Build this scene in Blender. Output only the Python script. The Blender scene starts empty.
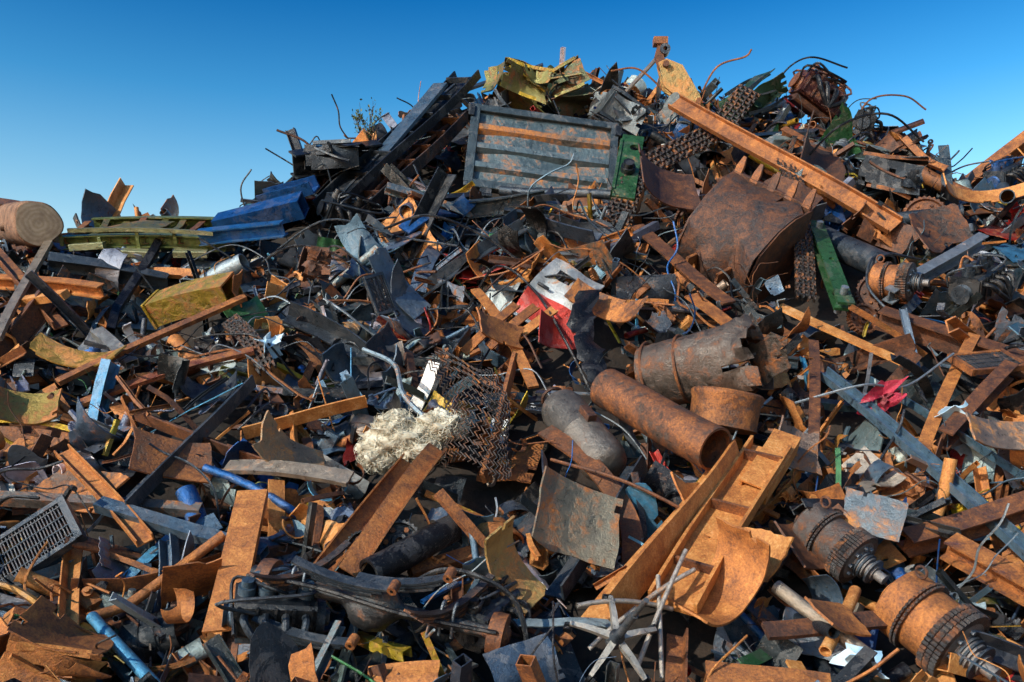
import bpy, math, random, time
import numpy as np
from mathutils import Vector, Matrix
T0=time.time()
R=random.Random(11); NR=np.random.RandomState(11)
U=R.uniform
scene=bpy.context.scene

# ------------------------------------------------------------------ pile shape
_rx=[-26,-18,-11,-8.8,-4.6,-3.4,-2.6,-1.9,-0.7,1.9,4.0,5.9,7.2,9.4,13,19,27]
_rz=[0.0,3.4,5.0,5.1,5.3,6.3,7.2,8.2,9.0,9.0,8.7,8.1,7.1,6.3,5.6,3.6,0.0]
_wv=[(NR.uniform(0,2*math.pi),NR.uniform(0,2*math.pi),k) for k in (1.1,1.5,2.1,2.7,3.3,4.4,5.2,6.5)]
def bump(x,y):
    s=0
    for th,ph,k in _wv:
        s=s+np.sin(k*(x*math.cos(th)+y*math.sin(th))+ph)/k**0.9
    return s*0.17
def H0(x,y):
    x=np.asarray(x,float); y=np.asarray(y,float)
    t=y-7
    zf=np.where(t>0,0.2+0.55*t+0.02*t*t,0.2+0.3*t)
    r=np.interp(x,_rx,_rz)
    k=3.0
    z=-np.log(np.exp(-k*np.minimum(zf,12))+np.exp(-k*r))/k
    z=z-0.8*np.maximum(0,y-20.0)
    return np.maximum(z,-0.3)
def H(x,y):
    return H0(x,y)+bump(np.asarray(x,float),np.asarray(y,float))*np.clip(H0(x,y)/1.2,0.15,1)
def nrm(x,y):
    e=0.25
    gx=(H(x+e,y)-H(x-e,y))/(2*e); gy=(H(x,y+e)-H(x,y-e))/(2*e)
    n=np.stack([-gx,-gy,np.ones_like(gx)],-1)
    return n/np.linalg.norm(n,axis=-1,keepdims=True)

# ------------------------------------------------------------------ geometry kit
class Tp:
    def __init__(s,V,F):
        s.V=np.array(V,float).reshape(-1,3); s.F=F
        s.L=None
    def fin(s):
        if s.L is None:
            s.C=np.array([len(f) for f in s.F],np.int32)
            s.L=np.array([i for f in s.F for i in f],np.int32)
        return s
def M4(loc=(0,0,0),rot=(0,0,0),sc=(1,1,1)):
    m=Matrix.Translation(loc)@ (Matrix.Rotation(rot[2],4,'Z')@Matrix.Rotation(rot[1],4,'Y')@Matrix.Rotation(rot[0],4,'X'))@Matrix.Diagonal((sc[0],sc[1],sc[2],1))
    return np.array(m)
def xf(t,M):
    return Tp(t.V@M[:3,:3].T+M[:3,3],t.F)
def merge(ts):
    V=[];F=[];o=0
    for t in ts:
        V.append(t.V); F+= [tuple(i+o for i in f) for f in t.F]; o+=len(t.V)
    return Tp(np.concatenate(V),F)
def frames(path,up):
    path=np.asarray(path,float); n=len(path)
    tg=np.zeros_like(path); tg[1:-1]=path[2:]-path[:-2]; tg[0]=path[1]-path[0]; tg[-1]=path[-1]-path[-2]
    tg/= np.linalg.norm(tg,axis=1,keepdims=True)+1e-9
    u=np.array(up,float); fr=[]
    for i in range(n):
        t=tg[i]; u2=u-t*np.dot(u,t); l=np.linalg.norm(u2)
        if l<1e-3:
            u2=np.array([1,0,0.3])-t*t[0]; l=np.linalg.norm(u2)
        u2=u2/l; u=u2
        fr.append((np.cross(u2,t),u2))
    return path,fr
def ring(prof,c,s,u,sc=1,tw=0):
    ca,sa=math.cos(tw),math.sin(tw)
    p=np.asarray(prof,float)*sc
    q=np.stack([p[:,0]*ca-p[:,1]*sa,p[:,0]*sa+p[:,1]*ca],1)
    return c+q[:,:1]*s+q[:,1:]*u
def sweep(prof,path,up=(0,0,1),scale=None,twist=0,inner=None):
    path,fr=frames(path,up); n=len(path); m=len(prof)
    V=[];F=[]
    for i in range(n):
        sc=1 if scale is None else scale[i]
        V.append(ring(prof,path[i],fr[i][0],fr[i][1],sc,twist*i/(n-1)))
    for i in range(n-1):
        for j in range(m):
            a=i*m+j;b=i*m+(j+1)%m
            F.append((a,b,b+m,a+m))
    if inner is None:
        F.append(tuple(range(m-1,-1,-1))); F.append(tuple((n-1)*m+j for j in range(m)))
    else:
        o=n*m
        for i in range(n):
            sc=1 if scale is None else scale[i]
            V.append(ring(inner,path[i],fr[i][0],fr[i][1],sc,twist*i/(n-1)))
        for i in range(n-1):
            for j in range(m):
                a=o+i*m+j;b=o+i*m+(j+1)%m
                F.append((a,a+m,b+m,b))
        for j in range(m):
            k=(j+1)%m
            F.append((j,o+j,o+k,k))
            e=(n-1)*m
            F.append((e+j,e+k,o+e+k,o+e+j))
    return Tp(np.concatenate(V),F)
def circ(r,n): return [(r*math.cos(2*math.pi*i/n),r*math.sin(2*math.pi*i/n)) for i in range(n)]
def rect(w,h): return [(-w/2,-h/2),(w/2,-h/2),(w/2,h/2),(-w/2,h/2)]
def pI(w,h,t): 
    a=w/2;b=h/2;c=t/2
    return [(-a,-b),(a,-b),(a,-b+t),(c,-b+t),(c,b-t),(a,b-t),(a,b),(-a,b),(-a,b-t),(-c,b-t),(-c,-b+t),(-a,-b+t)]
def pC(w,h,t):
    a=w/2;b=h/2
    return [(-a,-b),(a,-b),(a,b),(a-t,b),(a-t,-b+t),(-a+t,-b+t),(-a+t,b),(-a,b)]
def pL(w,h,t):
    return [(0,0),(w,0),(w,t),(t,t),(t,h),(0,h)]
def lpath(L,n=6,amp=0.0,kink=0.0):
    x=np.linspace(-L/2,L/2,n); p=np.zeros((n,3)); p[:,0]=x
    if amp: 
        a=NR.uniform(-1,1,2)*amp*L
        p[:,2]+=a[0]*(1-(2*x/L)**2); p[:,1]+=a[1]*(1-(2*x/L)**2)
    if kink:
        c=NR.uniform(-.3,.3)*L
        s=NR.uniform(-1,1,2)*kink
        d=np.maximum(0,x-c); p[:,2]+=d*s[0]; p[:,1]+=d*s[1]
    return p
def box(sx,sy,sz,c=(0,0,0),bev=0.0):
    b=bev if bev else min(sx,sy,sz)*0.06
    t=sweep([(-sy/2+b,-sz/2),(sy/2-b,-sz/2),(sy/2,-sz/2+b),(sy/2,sz/2-b),(sy/2-b,sz/2),(-sy/2+b,sz/2),(-sy/2,sz/2-b),(-sy/2,-sz/2+b)],[(-sx/2,0,0),(sx/2,0,0)])
    t.V+=np.array(c); return t
def lathe(prof,n=20,teeth=0,td=0,a0=0,a1=2*math.pi,wob=0):
    full=abs(a1-a0-2*math.pi)<1e-6
    m=n if full else n+1
    V=[];F=[]
    ph=[a0+(a1-a0)*i/n for i in range(m)]
    wv=[1+wob*math.sin(3*p+1)+wob*.6*math.sin(5*p+2) for p in ph]
    for q in prof:
        x,r=q[0],q[1]; g=len(q)>2
        for i,p in enumerate(ph):
            rr=r*wv[i]
            if g and i%2: rr*= (1-td)
            V.append((x,rr*math.cos(p),rr*math.sin(p)))
    for k in range(len(prof)-1):
        for i in range(n):
            a=k*m+i;b=k*m+(i+1)%m
            F.append((a,b,b+m,a+m))
    return Tp(V,F)
def torus(Rr,r,n=24,m=8,a0=0,a1=2*math.pi,wob=0):
    pts=[(0,Rr*math.cos(a0+(a1-a0)*i/n),Rr*math.sin(a0+(a1-a0)*i/n)) for i in range(n+1)]
    if wob: pts=[(p[0]+wob*math.sin(i*.7),p[1],p[2]) for i,p in enumerate(pts)]
    return sweep(circ(r,m),pts,up=(1,0,0))
def sheet(P,mask=None,t=0.01):
    nx,ny=P.shape[:2]
    if mask is None: mask=np.ones((nx-1,ny-1),bool)
    gx=np.gradient(P,axis=0); gy=np.gradient(P,axis=1)
    N=np.cross(gx,gy); N/= np.linalg.norm(N,axis=2,keepdims=True)+1e-9
    A=(P+N*t/2).reshape(-1,3); B=(P-N*t/2).reshape(-1,3); o=nx*ny
    F=[]
    def id(i,j): return i*ny+j
    for i in range(nx-1):
        for j in range(ny-1):
            if not mask[i,j]: continue
            a,b,c,d=id(i,j),id(i+1,j),id(i+1,j+1),id(i,j+1)
            F.append((a,b,c,d)); F.append((o+a,o+d,o+c,o+b))
            if j==0 or not mask[i,j-1]: F.append((a,o+a,o+b,b))
            if j==ny-2 or not mask[i,j+1]: F.append((c,o+c,o+d,d))
            if i==0 or not mask[i-1,j]: F.append((d,o+d,o+a,a))
            if i==nx-2 or not mask[i+1,j]: F.append((b,o+b,o+c,c))
    return Tp(np.concatenate([A,B]),F)
def jagline(n,j):
    c=NR.uniform(-1,.35,R.randint(3,5)); return 1+j*np.interp(np.linspace(0,1,n),np.linspace(0,1,len(c)),c)+j*.12*NR.uniform(-1,1,n)
def plate(w,h,t=0.012,nx=7,ny=6,curl=0,folds=0,fa=0.6,jag=0.0,holes=0,rip=0):
    u=np.linspace(-.5,.5,nx);v=np.linspace(-.5,.5,ny)
    X,Y=np.meshgrid(u*w,v*h,indexing='ij')
    if jag:
        s1=np.where(X>0,jagline(ny,jag)[None,:],jagline(ny,jag)[None,:]); s2=np.where(Y>0,jagline(nx,jag)[:,None],jagline(nx,jag)[:,None])
        X=X*s1; Y=Y*s2
        X=X+Y*NR.uniform(-jag,jag)*1.3
    Z=np.zeros_like(X)
    for k in range(folds):
        th=NR.uniform(0,2*math.pi); d=X*math.cos(th)+Y*math.sin(th)
        c=NR.uniform(-.1,.3)*min(w,h); f=np.maximum(0,d-c)
        a=NR.uniform(-fa,fa)*1.6
        Z=Z+f*a
        X=X-f*math.cos(th)*min(.6,abs(a)*.35); Y=Y-f*math.sin(th)*min(.6,abs(a)*.35)
    if curl:
        r=curl; Z2=(r-Z)
        X,Z=Z2*np.sin(X/r),r-Z2*np.cos(X/r)
    mask=np.ones((nx-1,ny-1),bool)
    for k in range(holes): mask[NR.randint(0,nx-1),NR.randint(0,ny-1)]=False
    if rip:
        for i in range(min(rip,2)):
            e=NR.randint(0,4)
            if e<2: mask[0 if e else -1,NR.randint(0,ny-1)]=False
            else: mask[NR.randint(0,nx-1),0 if e==2 else -1]=False
    return sheet(np.stack([X,Y,Z],-1),mask,t)
def hplate(w,h,t,holes,n=8):
    """flat plate lying in XY with real round holes: holes=[(x,y,r)] along its length"""
    V=[];F=[]
    hs=sorted(holes)
    cells=[]
    for (x,y,r) in hs:
        cells.append((x-r*1.4,x+r*1.4,x,y,r))
    cur=-w/2; segs=[]
    for c in cells:
        if c[0]>cur+1e-4: segs.append((cur,c[0],None))
        segs.append((max(cur,c[0]),c[1],c)); cur=c[1]
    if cur<w/2: segs.append((cur,w/2,None))
    for a,b,c in segs:
        o=len(V)
        if c is None:
            for z in(t/2,-t/2): V+= [(a,-h/2,z),(b,-h/2,z),(b,h/2,z),(a,h/2,z)]
            F+=[(o,o+1,o+2,o+3),(o+7,o+6,o+5,o+4),(o,o+4,o+5,o+1),(o+2,o+6,o+7,o+3),(o+1,o+5,o+6,o+2),(o+3,o+7,o+4,o)]
        else:
            _,_,x,y,r=c; m=16
            outer=[]
            for k in range(m):
                p=2*math.pi*(k+.5)/m; cx,cy=math.cos(p),math.sin(p)
                s=1/max(abs(cx),abs(cy)); ox=cx*s;oy=cy*s
                outer.append(((a+b)/2+ox*(b-a)/2, oy*h/2))
            for z in (t/2,-t/2):
                for k in range(m): V.append((outer[k][0],outer[k][1],z))
                for k in range(m):
                    p=2*math.pi*(k+.5)/m; V.append((x+r*math.cos(p),y+r*math.sin(p),z))
            for k in range(m):
                l=(k+1)%m
                F.append((o+k,o+l,o+m+l,o+m+k)); F.append((o+2*m+l,o+2*m+k,o+3*m+k,o+3*m+l))
                F.append((o+m+k,o+m+l,o+3*m+l,o+3*m+k)); F.append((o+l,o+k,o+2*m+k,o+2*m+l))
    return Tp(V,F)
def cat(pts,n=8):
    P=[np.array(p,float) for p in pts]; P=[2*P[0]-P[1]]+P+[2*P[-1]-P[-2]]
    out=[]
    for i in range(1,len(P)-2):
        for k in range(n):
            t=k/n
            out.append(.5*((2*P[i])+(-P[i-1]+P[i+1])*t+(2*P[i-1]-5*P[i]+4*P[i+1]-P[i+2])*t*t+(-P[i-1]+3*P[i]-3*P[i+1]+P[i+2])*t**3))
    out.append(P[-2]); return np.array(out)
def wire(pts,r=.01,m=5,n=6): return sweep(circ(r,m),cat(pts,n))
def helix(Rr,r,turns,L,m=6):
    n=int(turns*12)
    return sweep(circ(r,m),[(L*(i/n-.5),Rr*math.cos(i/12*2*math.pi),Rr*math.sin(i/12*2*math.pi)) for i in range(n+1)],up=(1,0,0))

# ------------------------------------------------------------------ accumulator
class Acc:
    def __init__(s): s.V=[];s.L=[];s.C=[];s.Co=[];s.S=[];s.MI=[];s.o=0
    def add(s,t,M=None,col=(.2,.2,.2,.5),mi=0,seed=None):
        t.fin()
        V=t.V if M is None else t.V@M[:3,:3].T+M[:3,3]
        n=len(V); s.V.append(V); s.L.append(t.L+s.o); s.C.append(t.C)
        s.Co.append(np.tile(np.array(col,np.float32),(n,1)))
        s0=U(0,40)
        s.S.append(np.full(n,s0 if seed is None else seed,np.float32))
        s.MI.append(np.full(len(t.C),mi,np.int32)); s.o+=n
    def build(s,name,mats,parent=None,ang=38,center=True):
        V=np.concatenate(s.V); L=np.concatenate(s.L); C=np.concatenate(s.C)
        c=V.mean(0) if center else np.zeros(3)
        me=bpy.data.meshes.new(name)
        me.vertices.add(len(V)); me.vertices.foreach_set('co',(V-c).astype(np.float32).ravel())
        me.loops.add(len(L)); me.loops.foreach_set('vertex_index',L.astype(np.int32))
        me.polygons.add(len(C)); st=np.zeros(len(C),np.int32); st[1:]=np.cumsum(C)[:-1]
        me.polygons.foreach_set('loop_start',st)
        for m in mats: me.materials.append(m)
        me.update(calc_edges=True)
        me.polygons.foreach_set('material_index',np.concatenate(s.MI))
        a=me.color_attributes.new('Col','FLOAT_COLOR','POINT'); a.data.foreach_set('color',np.concatenate(s.Co).ravel())
        b=me.attributes.new('seed','FLOAT','POINT'); b.data.foreach_set('value',np.concatenate(s.S))
        me.polygons.foreach_set('use_smooth',np.ones(len(C),bool))
        me.set_sharp_from_angle(angle=math.radians(ang))
        me.update()
        ob=bpy.data.objects.new(name,me); ob.location=c
        scene.collection.objects.link(ob)
        if parent: ob.parent=parent
        return ob

# ------------------------------------------------------------------ materials
def newmat(name):
    m=bpy.data.materials.new(name); m.use_nodes=True; nt=m.node_tree
    return m,nt,nt.nodes['Principled BSDF']
def N(nt,t,**k):
    n=nt.nodes.new(t)
    for a,b in k.items(): setattr(n,a,b)
    return n
def noise(nt,vec,sc,det=6,ro=.6,dist=0):
    n=N(nt,'ShaderNodeTexNoise'); n.inputs['Scale'].default_value=sc; n.inputs['Detail'].default_value=det
    n.inputs['Roughness'].default_value=ro; n.inputs['Distortion'].default_value=dist
    nt.links.new(vec,n.inputs['Vector']); return n.outputs['Fac']
def math_(nt,op,a,b=None,c=None,clamp=False):
    n=N(nt,'ShaderNodeMath',operation=op); n.use_clamp=clamp
    for i,v in enumerate((a,b,c)):
        if v is None: continue
        if isinstance(v,(int,float)): n.inputs[i].default_value=v
        else: nt.links.new(v,n.inputs[i])
    return n.outputs[0]
def ramp(nt,fac,stops):
    n=N(nt,'ShaderNodeValToRGB'); e=n.color_ramp.elements
    while len(e)<len(stops): e.new(.5)
    for i,(p,c) in enumerate(stops):
        e[i].position=p; e[i].color=(*c,1)
    nt.links.new(fac,n.inputs[0]); return n.outputs[0]
def mix(nt,f,a,b,bt='MIX'):
    n=N(nt,'ShaderNodeMix',data_type='RGBA',blend_type=bt)
    for s,v in ((n.inputs[0],f),(n.inputs[6],a),(n.inputs[7],b)):
        if isinstance(v,(int,float)): s.default_value=v
        elif isinstance(v,tuple): s.default_value=(*v,1)
        else: nt.links.new(v,s)
    return n.outputs[2]
def scrap_mat():
    m,nt,bs=newmat('weathered_scrap_metal'); lk=nt.links.new
    tc=N(nt,'ShaderNodeNewGeometry').outputs['Position']
    at=N(nt,'ShaderNodeAttribute',attribute_name='Col'); se=N(nt,'ShaderNodeAttribute',attribute_name='seed')
    va=N(nt,'ShaderNodeVectorMath',operation='ADD'); lk(tc,va.inputs[0])
    cmb=N(nt,'ShaderNodeCombineXYZ'); lk(se.outputs['Fac'],cmb.inputs[0]); lk(math_(nt,'MULTIPLY',se.outputs['Fac'],1.7),cmb.inputs[1]); lk(cmb.outputs[0],va.inputs[1])
    v=va.outputs[0]
    n1=noise(nt,v,2.6,9,.72,.6); n2=noise(nt,v,9,9,.75,.3); n3=noise(nt,v,50,5,.75)
    fr=math_(nt,'FRACT',math_(nt,'MULTIPLY',se.outputs['Fac'],.737))
    sp=N(nt,'ShaderNodeSeparateColor'); lk(at.outputs['Color'],sp.inputs[0])
    hot=math_(nt,'MULTIPLY',math_(nt,'MINIMUM',sp.outputs[0],.45),.84)
    al=at.outputs['Alpha']
    a=math_(nt,'ADD',math_(nt,'MULTIPLY',n1,.55),math_(nt,'MULTIPLY',n2,.45))
    a=math_(nt,'ADD',a,math_(nt,'MULTIPLY',math_(nt,'SUBTRACT',al,.52),.62))
    mr=N(nt,'ShaderNodeMapRange',interpolation_type='SMOOTHSTEP'); mr.inputs[1].default_value=.45; mr.inputs[2].default_value=.58; lk(a,mr.inputs[0])
    rust=mr.outputs[0]
    nn=math_(nt,'ADD',math_(nt,'MULTIPLY',n1,.34),math_(nt,'ADD',math_(nt,'MULTIPLY',n2,.33),math_(nt,'MULTIPLY',n3,.33)))
    rf=math_(nt,'ADD',math_(nt,'MULTIPLY',math_(nt,'SUBTRACT',nn,.5),2.5),math_(nt,'ADD',math_(nt,'MULTIPLY_ADD',fr,.34,.15),hot),clamp=True)
    rc=ramp(nt,rf,[(0,(.02,.012,.011)),(.24,(.066,.031,.021)),(.46,(.18,.066,.027)),(.7,(.43,.155,.04)),(.9,(.62,.265,.07)),(1,(.7,.38,.16))])
    dirt=ramp(nt,n2,[(.3,(.35,.33,.31)),(.62,(1,1,1))])
    pc=mix(nt,.85,at.outputs['Color'],dirt,'MULTIPLY')
    scr=math_(nt,'GREATER_THAN',n3,.62)
    pc=mix(nt,math_(nt,'MULTIPLY',scr,.6),pc,(.2,.15,.12))
    dust=math_(nt,'MULTIPLY',math_(nt,'GREATER_THAN',n1,.53),.18)
    pc=mix(nt,dust,pc,(.3,.28,.26))
    col=mix(nt,rust,pc,rc)
    lk(col,bs.inputs['Base Color'])
    lk(math_(nt,'MULTIPLY_ADD',rust,-.3,.55),bs.inputs['Metallic'])
    ro=math_(nt,'ADD',math_(nt,'MULTIPLY',rust,.22),math_(nt,'MULTIPLY_ADD',n2,.7,.0),clamp=True)
    lk(ro,bs.inputs['Roughness'])
    bp=N(nt,'ShaderNodeBump'); bp.inputs['Strength'].default_value=.8; bp.inputs['Distance'].default_value=.03
    hh=math_(nt,'ADD',math_(nt,'MULTIPLY',n2,.7),math_(nt,'ADD',math_(nt,'MULTIPLY',n3,.25),math_(nt,'MULTIPLY',rust,.15)))
    lk(hh,bp.inputs['Height']); lk(bp.outputs[0],bs.inputs['Normal'])
    return m
MS=scrap_mat()
def simple(name,c1,c2,sc=8,rough=.8,bump=.3,trans=0):
    m,nt,bs=newmat(name); tc=N(nt,'ShaderNodeNewGeometry').outputs['Position']
    n=noise(nt,tc,sc,8,.65)
    nt.links.new(ramp(nt,n,[(.35,c1),(.65,c2)]),bs.inputs['Base Color']); bs.inputs['Roughness'].default_value=rough
    bp=N(nt,'ShaderNodeBump'); bp.inputs['Strength'].default_value=bump; bp.inputs['Distance'].default_value=.02
    nt.links.new(noise(nt,tc,sc*4,5),bp.inputs['Height']); nt.links.new(bp.outputs[0],bs.inputs['Normal'])
    if trans: bs.inputs['Transmission Weight'].default_value=trans
    return m
MG=simple('packed_dirt_ground',(.09,.06,.04),(.2,.15,.1),2,.95,.6)
MU=simple('gap_shaded_debris_fill',(.01,.008,.007),(.04,.026,.018),3,.95,.9)  # soil and rust underlay, coloured near-black to paint shade into the gaps
MW=simple('sheep_wool_fibre',(.36,.31,.22),(.66,.62,.5),7,.95,.5)
MB=simple('plastic_film',(.25,.45,.6),(.6,.72,.8),3,.3,.2)
MLf=simple('leaf_green',(.05,.08,.02),(.12,.14,.04),6,.6,.1)
MTw=simple('twig_bark',(.05,.035,.02),(.12,.08,.05),20,.9,.3)
MBk=simple('log_bark',(.1,.05,.03),(.3,.16,.09),7,.9,1.0)
def endgrain():
    m,nt,bs=newmat('log_end_grain'); tc=N(nt,'ShaderNodeTexCoord').outputs['Object']
    w=N(nt,'ShaderNodeTexWave',wave_type='RINGS'); w.rings_direction='X'; w.inputs['Scale'].default_value=5; w.inputs['Distortion'].default_value=6; w.inputs['Detail'].default_value=4
    nt.links.new(tc,w.inputs['Vector'])
    c=ramp(nt,w.outputs['Fac'],[(0,(.55,.38,.22)),(1,(.66,.48,.31))])
    c=mix(nt,ramp(nt,noise(nt,tc,6,8,.7),[(.4,(0,0,0)),(.65,(.6,.6,.6))]),c,(.25,.15,.09))
    nt.links.new(c,bs.inputs['Base Color']); bs.inputs['Roughness'].default_value=.85
    return m
ME=endgrain()

# colours (rgb + rustiness)
ORG=(.42,.19,.07,.92); ORP=(.5,.2,.05,.7); BRN=(.1,.065,.05,.82); DST=(.05,.066,.085,.34); DRK=(.02,.026,.034,.26)
GST=(.25,.29,.33,.34); BLK=(.012,.014,.018,.1); BLU=(.012,.1,.32,.28); GRN=(.045,.16,.06,.38); YEL=(.52,.35,.03,.46)
OLV=(.22,.2,.06,.48); RED=(.4,.025,.02,.32); WHT=(.66,.66,.64,.3); LBL=(.08,.3,.5,.3); TAN=(.36,.29,.22,.38); STL=(.09,.15,.21,.32)
PAL=[(ORG,20),(BRN,18),(DST,16),(DRK,13),(GST,15),(STL,12),(BLK,9),(BLU,2.8),(GRN,2),(YEL,2.2),(OLV,1.4),(RED,2.2),(WHT,3),(LBL,2),(TAN,2.5),(ORP,7)]
_pc=[p[0] for p in PAL]; _pw=[p[1] for p in PAL]
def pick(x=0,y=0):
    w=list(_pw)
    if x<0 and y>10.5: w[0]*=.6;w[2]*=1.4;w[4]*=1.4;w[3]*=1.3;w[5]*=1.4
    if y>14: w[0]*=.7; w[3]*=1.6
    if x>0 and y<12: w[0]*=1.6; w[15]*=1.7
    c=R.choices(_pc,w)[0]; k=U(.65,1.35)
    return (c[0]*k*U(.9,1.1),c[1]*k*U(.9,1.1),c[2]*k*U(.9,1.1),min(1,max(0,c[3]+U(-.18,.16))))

# ------------------------------------------------------------------ generic scrap shapes
def g_ibeam(s):  w=U(.07,.13)*s; return sweep(pI(w,w*U(1,1.8),w*.12),lpath(U(.9,2.1)*s,7,U(0,.06),U(0,.35)),twist=U(-.4,.4))
def g_chan(s):   w=U(.07,.16)*s; return sweep(pC(w,w*U(.5,.9),w*.1),lpath(U(.8,2.0)*s,7,U(0,.08),U(0,.4)),twist=U(-.5,.5))
def g_angle(s):  w=U(.06,.17)*s; return sweep(pL(w,w*U(.7,1.2),w*.11),lpath(U(.8,2.2)*s,7,U(0,.08),U(0,.4)),twist=U(-.6,.6))
def g_btube(s):
    w=U(.06,.15)*s;h=w*U(.6,1.4);t=w*.09
    return sweep(rect(w,h),lpath(U(.6,1.9)*s,6,U(0,.03),U(0,.3)),inner=rect(w-2*t,h-2*t))
def g_pipe(s):
    r=U(.025,.1)*s
    return sweep(circ(r,14),lpath(U(.6,2.0)*s,9,U(0,.12),U(0,.5)),inner=circ(r*.86,14))
def g_bar(s):    return sweep(rect(U(.06,.18)*s,U(.012,.03)*s),lpath(U(.7,2.0)*s,12,U(0,.22),U(0,.6)),twist=U(-1.4,1.4))
def g_plank(s):
    w=U(.12,.24)*s; L=U(.6,1.6)*s
    hs=[(L*(k/5-.4)+U(-.02,.02),U(-.15,.15)*w,w*U(.1,.16)) for k in R.sample(range(5),R.randint(1,4))]
    return hplate(L,w,.015+.01*s,hs)
def g_plate(s):  return plate(U(.5,1.2)*s,U(.35,.8)*s,.012,9,8,0,R.randint(1,3),U(.2,.8),U(0,.4),R.randint(0,1),R.randint(0,2))
def g_crump(s):  return plate(U(.6,1.2)*s,U(.5,.9)*s,.008,12,11,0,R.randint(5,8),.8,.35,R.randint(0,2),R.randint(0,2))
def g_curl(s):   return plate(U(.7,1.4)*s,U(.25,.7)*s,.014,14,6,U(.22,.5)*s,R.randint(0,2),.4,U(0,.25),0,0)
def g_drum(s):
    r=U(.13,.26)*s;L=U(.3,.7)*s
    return lathe([(-L/2,r*.9),(-L/2,r),(-L/2+.02,r*1.04),(-L*.17,r),(-L*.15,r*1.04),(-L*.13,r),(L*.13,r),(L*.15,r*1.04),(L*.17,r),(L/2-.02,r*1.04),(L/2,r),(L/2-.03,r*.93),(L/2-.04,.002)],22,wob=U(0,.07))
def g_disc(s):
    r=U(.1,.24)*s;w=U(.02,.06)*s
    tt=R.random()<.5; n=44 if tt else 24
    pr=[(-w,r*.3),(-w,r*.45),(-w*.4,r*.5),(-w*.4,r*.82),(-w,r*.85)]
    pr+= [(-w,r,1),(w,r,1)] if tt else [(-w,r),(w,r)]
    pr+=[(w,r*.85),(w*.4,r*.82),(w*.4,r*.5),(w,r*.45),(w,r*.3),(-w,r*.3)]
    return lathe(pr,n,td=.1)
def g_ring(s):   return torus(U(.12,.3)*s,U(.012,.035)*s,22,7,0,U(3,6.28),.02*s)
def g_mach(s):
    a,b,c=U(.2,.4)*s,U(.15,.3)*s,U(.12,.25)*s
    ts=[box(a,b,c,bev=.02*s)]
    for k in range(R.randint(2,4)):
        r=U(.03,.09)*s;L=U(.08,.2)*s
        ts.append(xf(lathe([(0,.002),(0,r),(L*.4,r),(L*.4,r*.75),(L,r*.75),(L,r*.4),(L*1.3,r*.4),(L*1.3,.002)],14),M4((U(-a,a)*.3,U(-b,b)*.3,U(-c,c)*.3),(0,U(-3,3),U(-3,3)))))
    for k in range(3): ts.append(box(a*U(1,1.25),b*.08,c*U(.8,1.15),(0,b*(k-1)*.38,0)))
    for k in range(R.randint(1,3)): ts.append(wire([(U(-a,a)*.5,U(-b,b)*.5,0),(U(-a,a),U(-b,b),c*U(.6,1)),(U(-a,a)*1.2,U(-b,b)*1.4,U(-c,c))],.012*s,6,6))
    return merge(ts)
def g_brack(s):
    L=U(.3,.7)*s; w=U(.08,.16)*s;t=.014+.006*s
    a=[(-L/2,0,L*U(.2,.5)),(-L/2+.02,0,.02),(-L/2+.05,0,0),(0,0,0),(L/2-.05,0,0),(L/2-.02,0,.02),(L/2,0,L*U(.2,.5))]
    return merge([sweep(rect(w,t),a),xf(lathe([(-w*.3,.002),(-w*.3,w*.22),(w*.3,w*.22),(w*.3,.002)],12),M4((0,0,.02),(0,math.pi/2,0)))])
def g_coil(s):   return helix(U(.06,.12)*s,U(.01,.02)*s,R.randint(5,8),U(.25,.5)*s)
def g_wires(s):
    ts=[]
    for k in range(R.randint(2,4)):
        p=[(0,0,0)]
        d=np.array([U(-1,1),U(-1,1),U(-.3,.5)])
        for j in range(5):
            d=d+NR.uniform(-.7,.7,3); d/=np.linalg.norm(d)
            p.append(tuple(np.array(p[-1])+d*U(.15,.35)*s))
        ts.append(wire(p,U(.005,.013)*(.5+.5*s),5,5))
    return merge(ts)
def g_rod(s):    return sweep(circ(U(.008,.018)*(.4+.6*s),6),lpath(U(.8,2.4)*s,10,U(0,.15),U(0,.6)))
def g_trim(s):
    w,h=U(.5,1.1)*s,U(.3,.6)*s
    P=np.zeros((16,6,3)); u=np.linspace(-.5,.5,16);v=np.linspace(-.5,.5,6)
    P[...,0]=u[:,None]*w;P[...,1]=v[None]*h
    P[...,2]=(np.arange(16)%4<2)[:,None]*.035*s+ U(-.5,.5)*P[...,0]**2/s+U(-.6,.6)*P[...,1]**2/s
    return sheet(P,None,.01)
def g_chainlink(s):
    ts=[];p=cat([(-.5*s,0,0),(-.2*s,U(-.2,.2)*s,U(-.1,.1)*s),(.15*s,U(-.2,.2)*s,U(-.1,.1)*s),(.5*s,0,0)],4)
    for i,c in enumerate(p[:-1]):
        d=p[i+1]-c; a=math.atan2(d[1],d[0])
        ts.append(xf(torus(.05*s,.014*s,10,5),M4(tuple(c),(0 if i%2 else math.pi/2,0,a+math.pi/2),(1,1,1))))
    return merge(ts)
def g_lever(s):  # curved forged lever with eyes
    L=U(.5,1.0)*s; k=U(.1,.3)*L
    p=cat([(-L/2,0,0),(-L*.2,0,k),(L*.2,0,k*.8),(L/2,0,-k*.3)],5); r=U(.02,.035)*s
    n=len(p)
    return merge([sweep(rect(r*2,r*2.6),p,scale=[.7+.5*math.sin(math.pi*i/(n-1)) for i in range(n)]),
      xf(lathe([(-r,r),(-r,r*2.4),(r,r*2.4),(r,r),(-r,r)],16),M4(tuple(p[0]),(0,0,math.pi/2))),xf(lathe([(-r,r),(-r,r*2.2),(r,r*2.2),(r,r),(-r,r)],16),M4(tuple(p[-1]),(0,0,math.pi/2)))])
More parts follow.
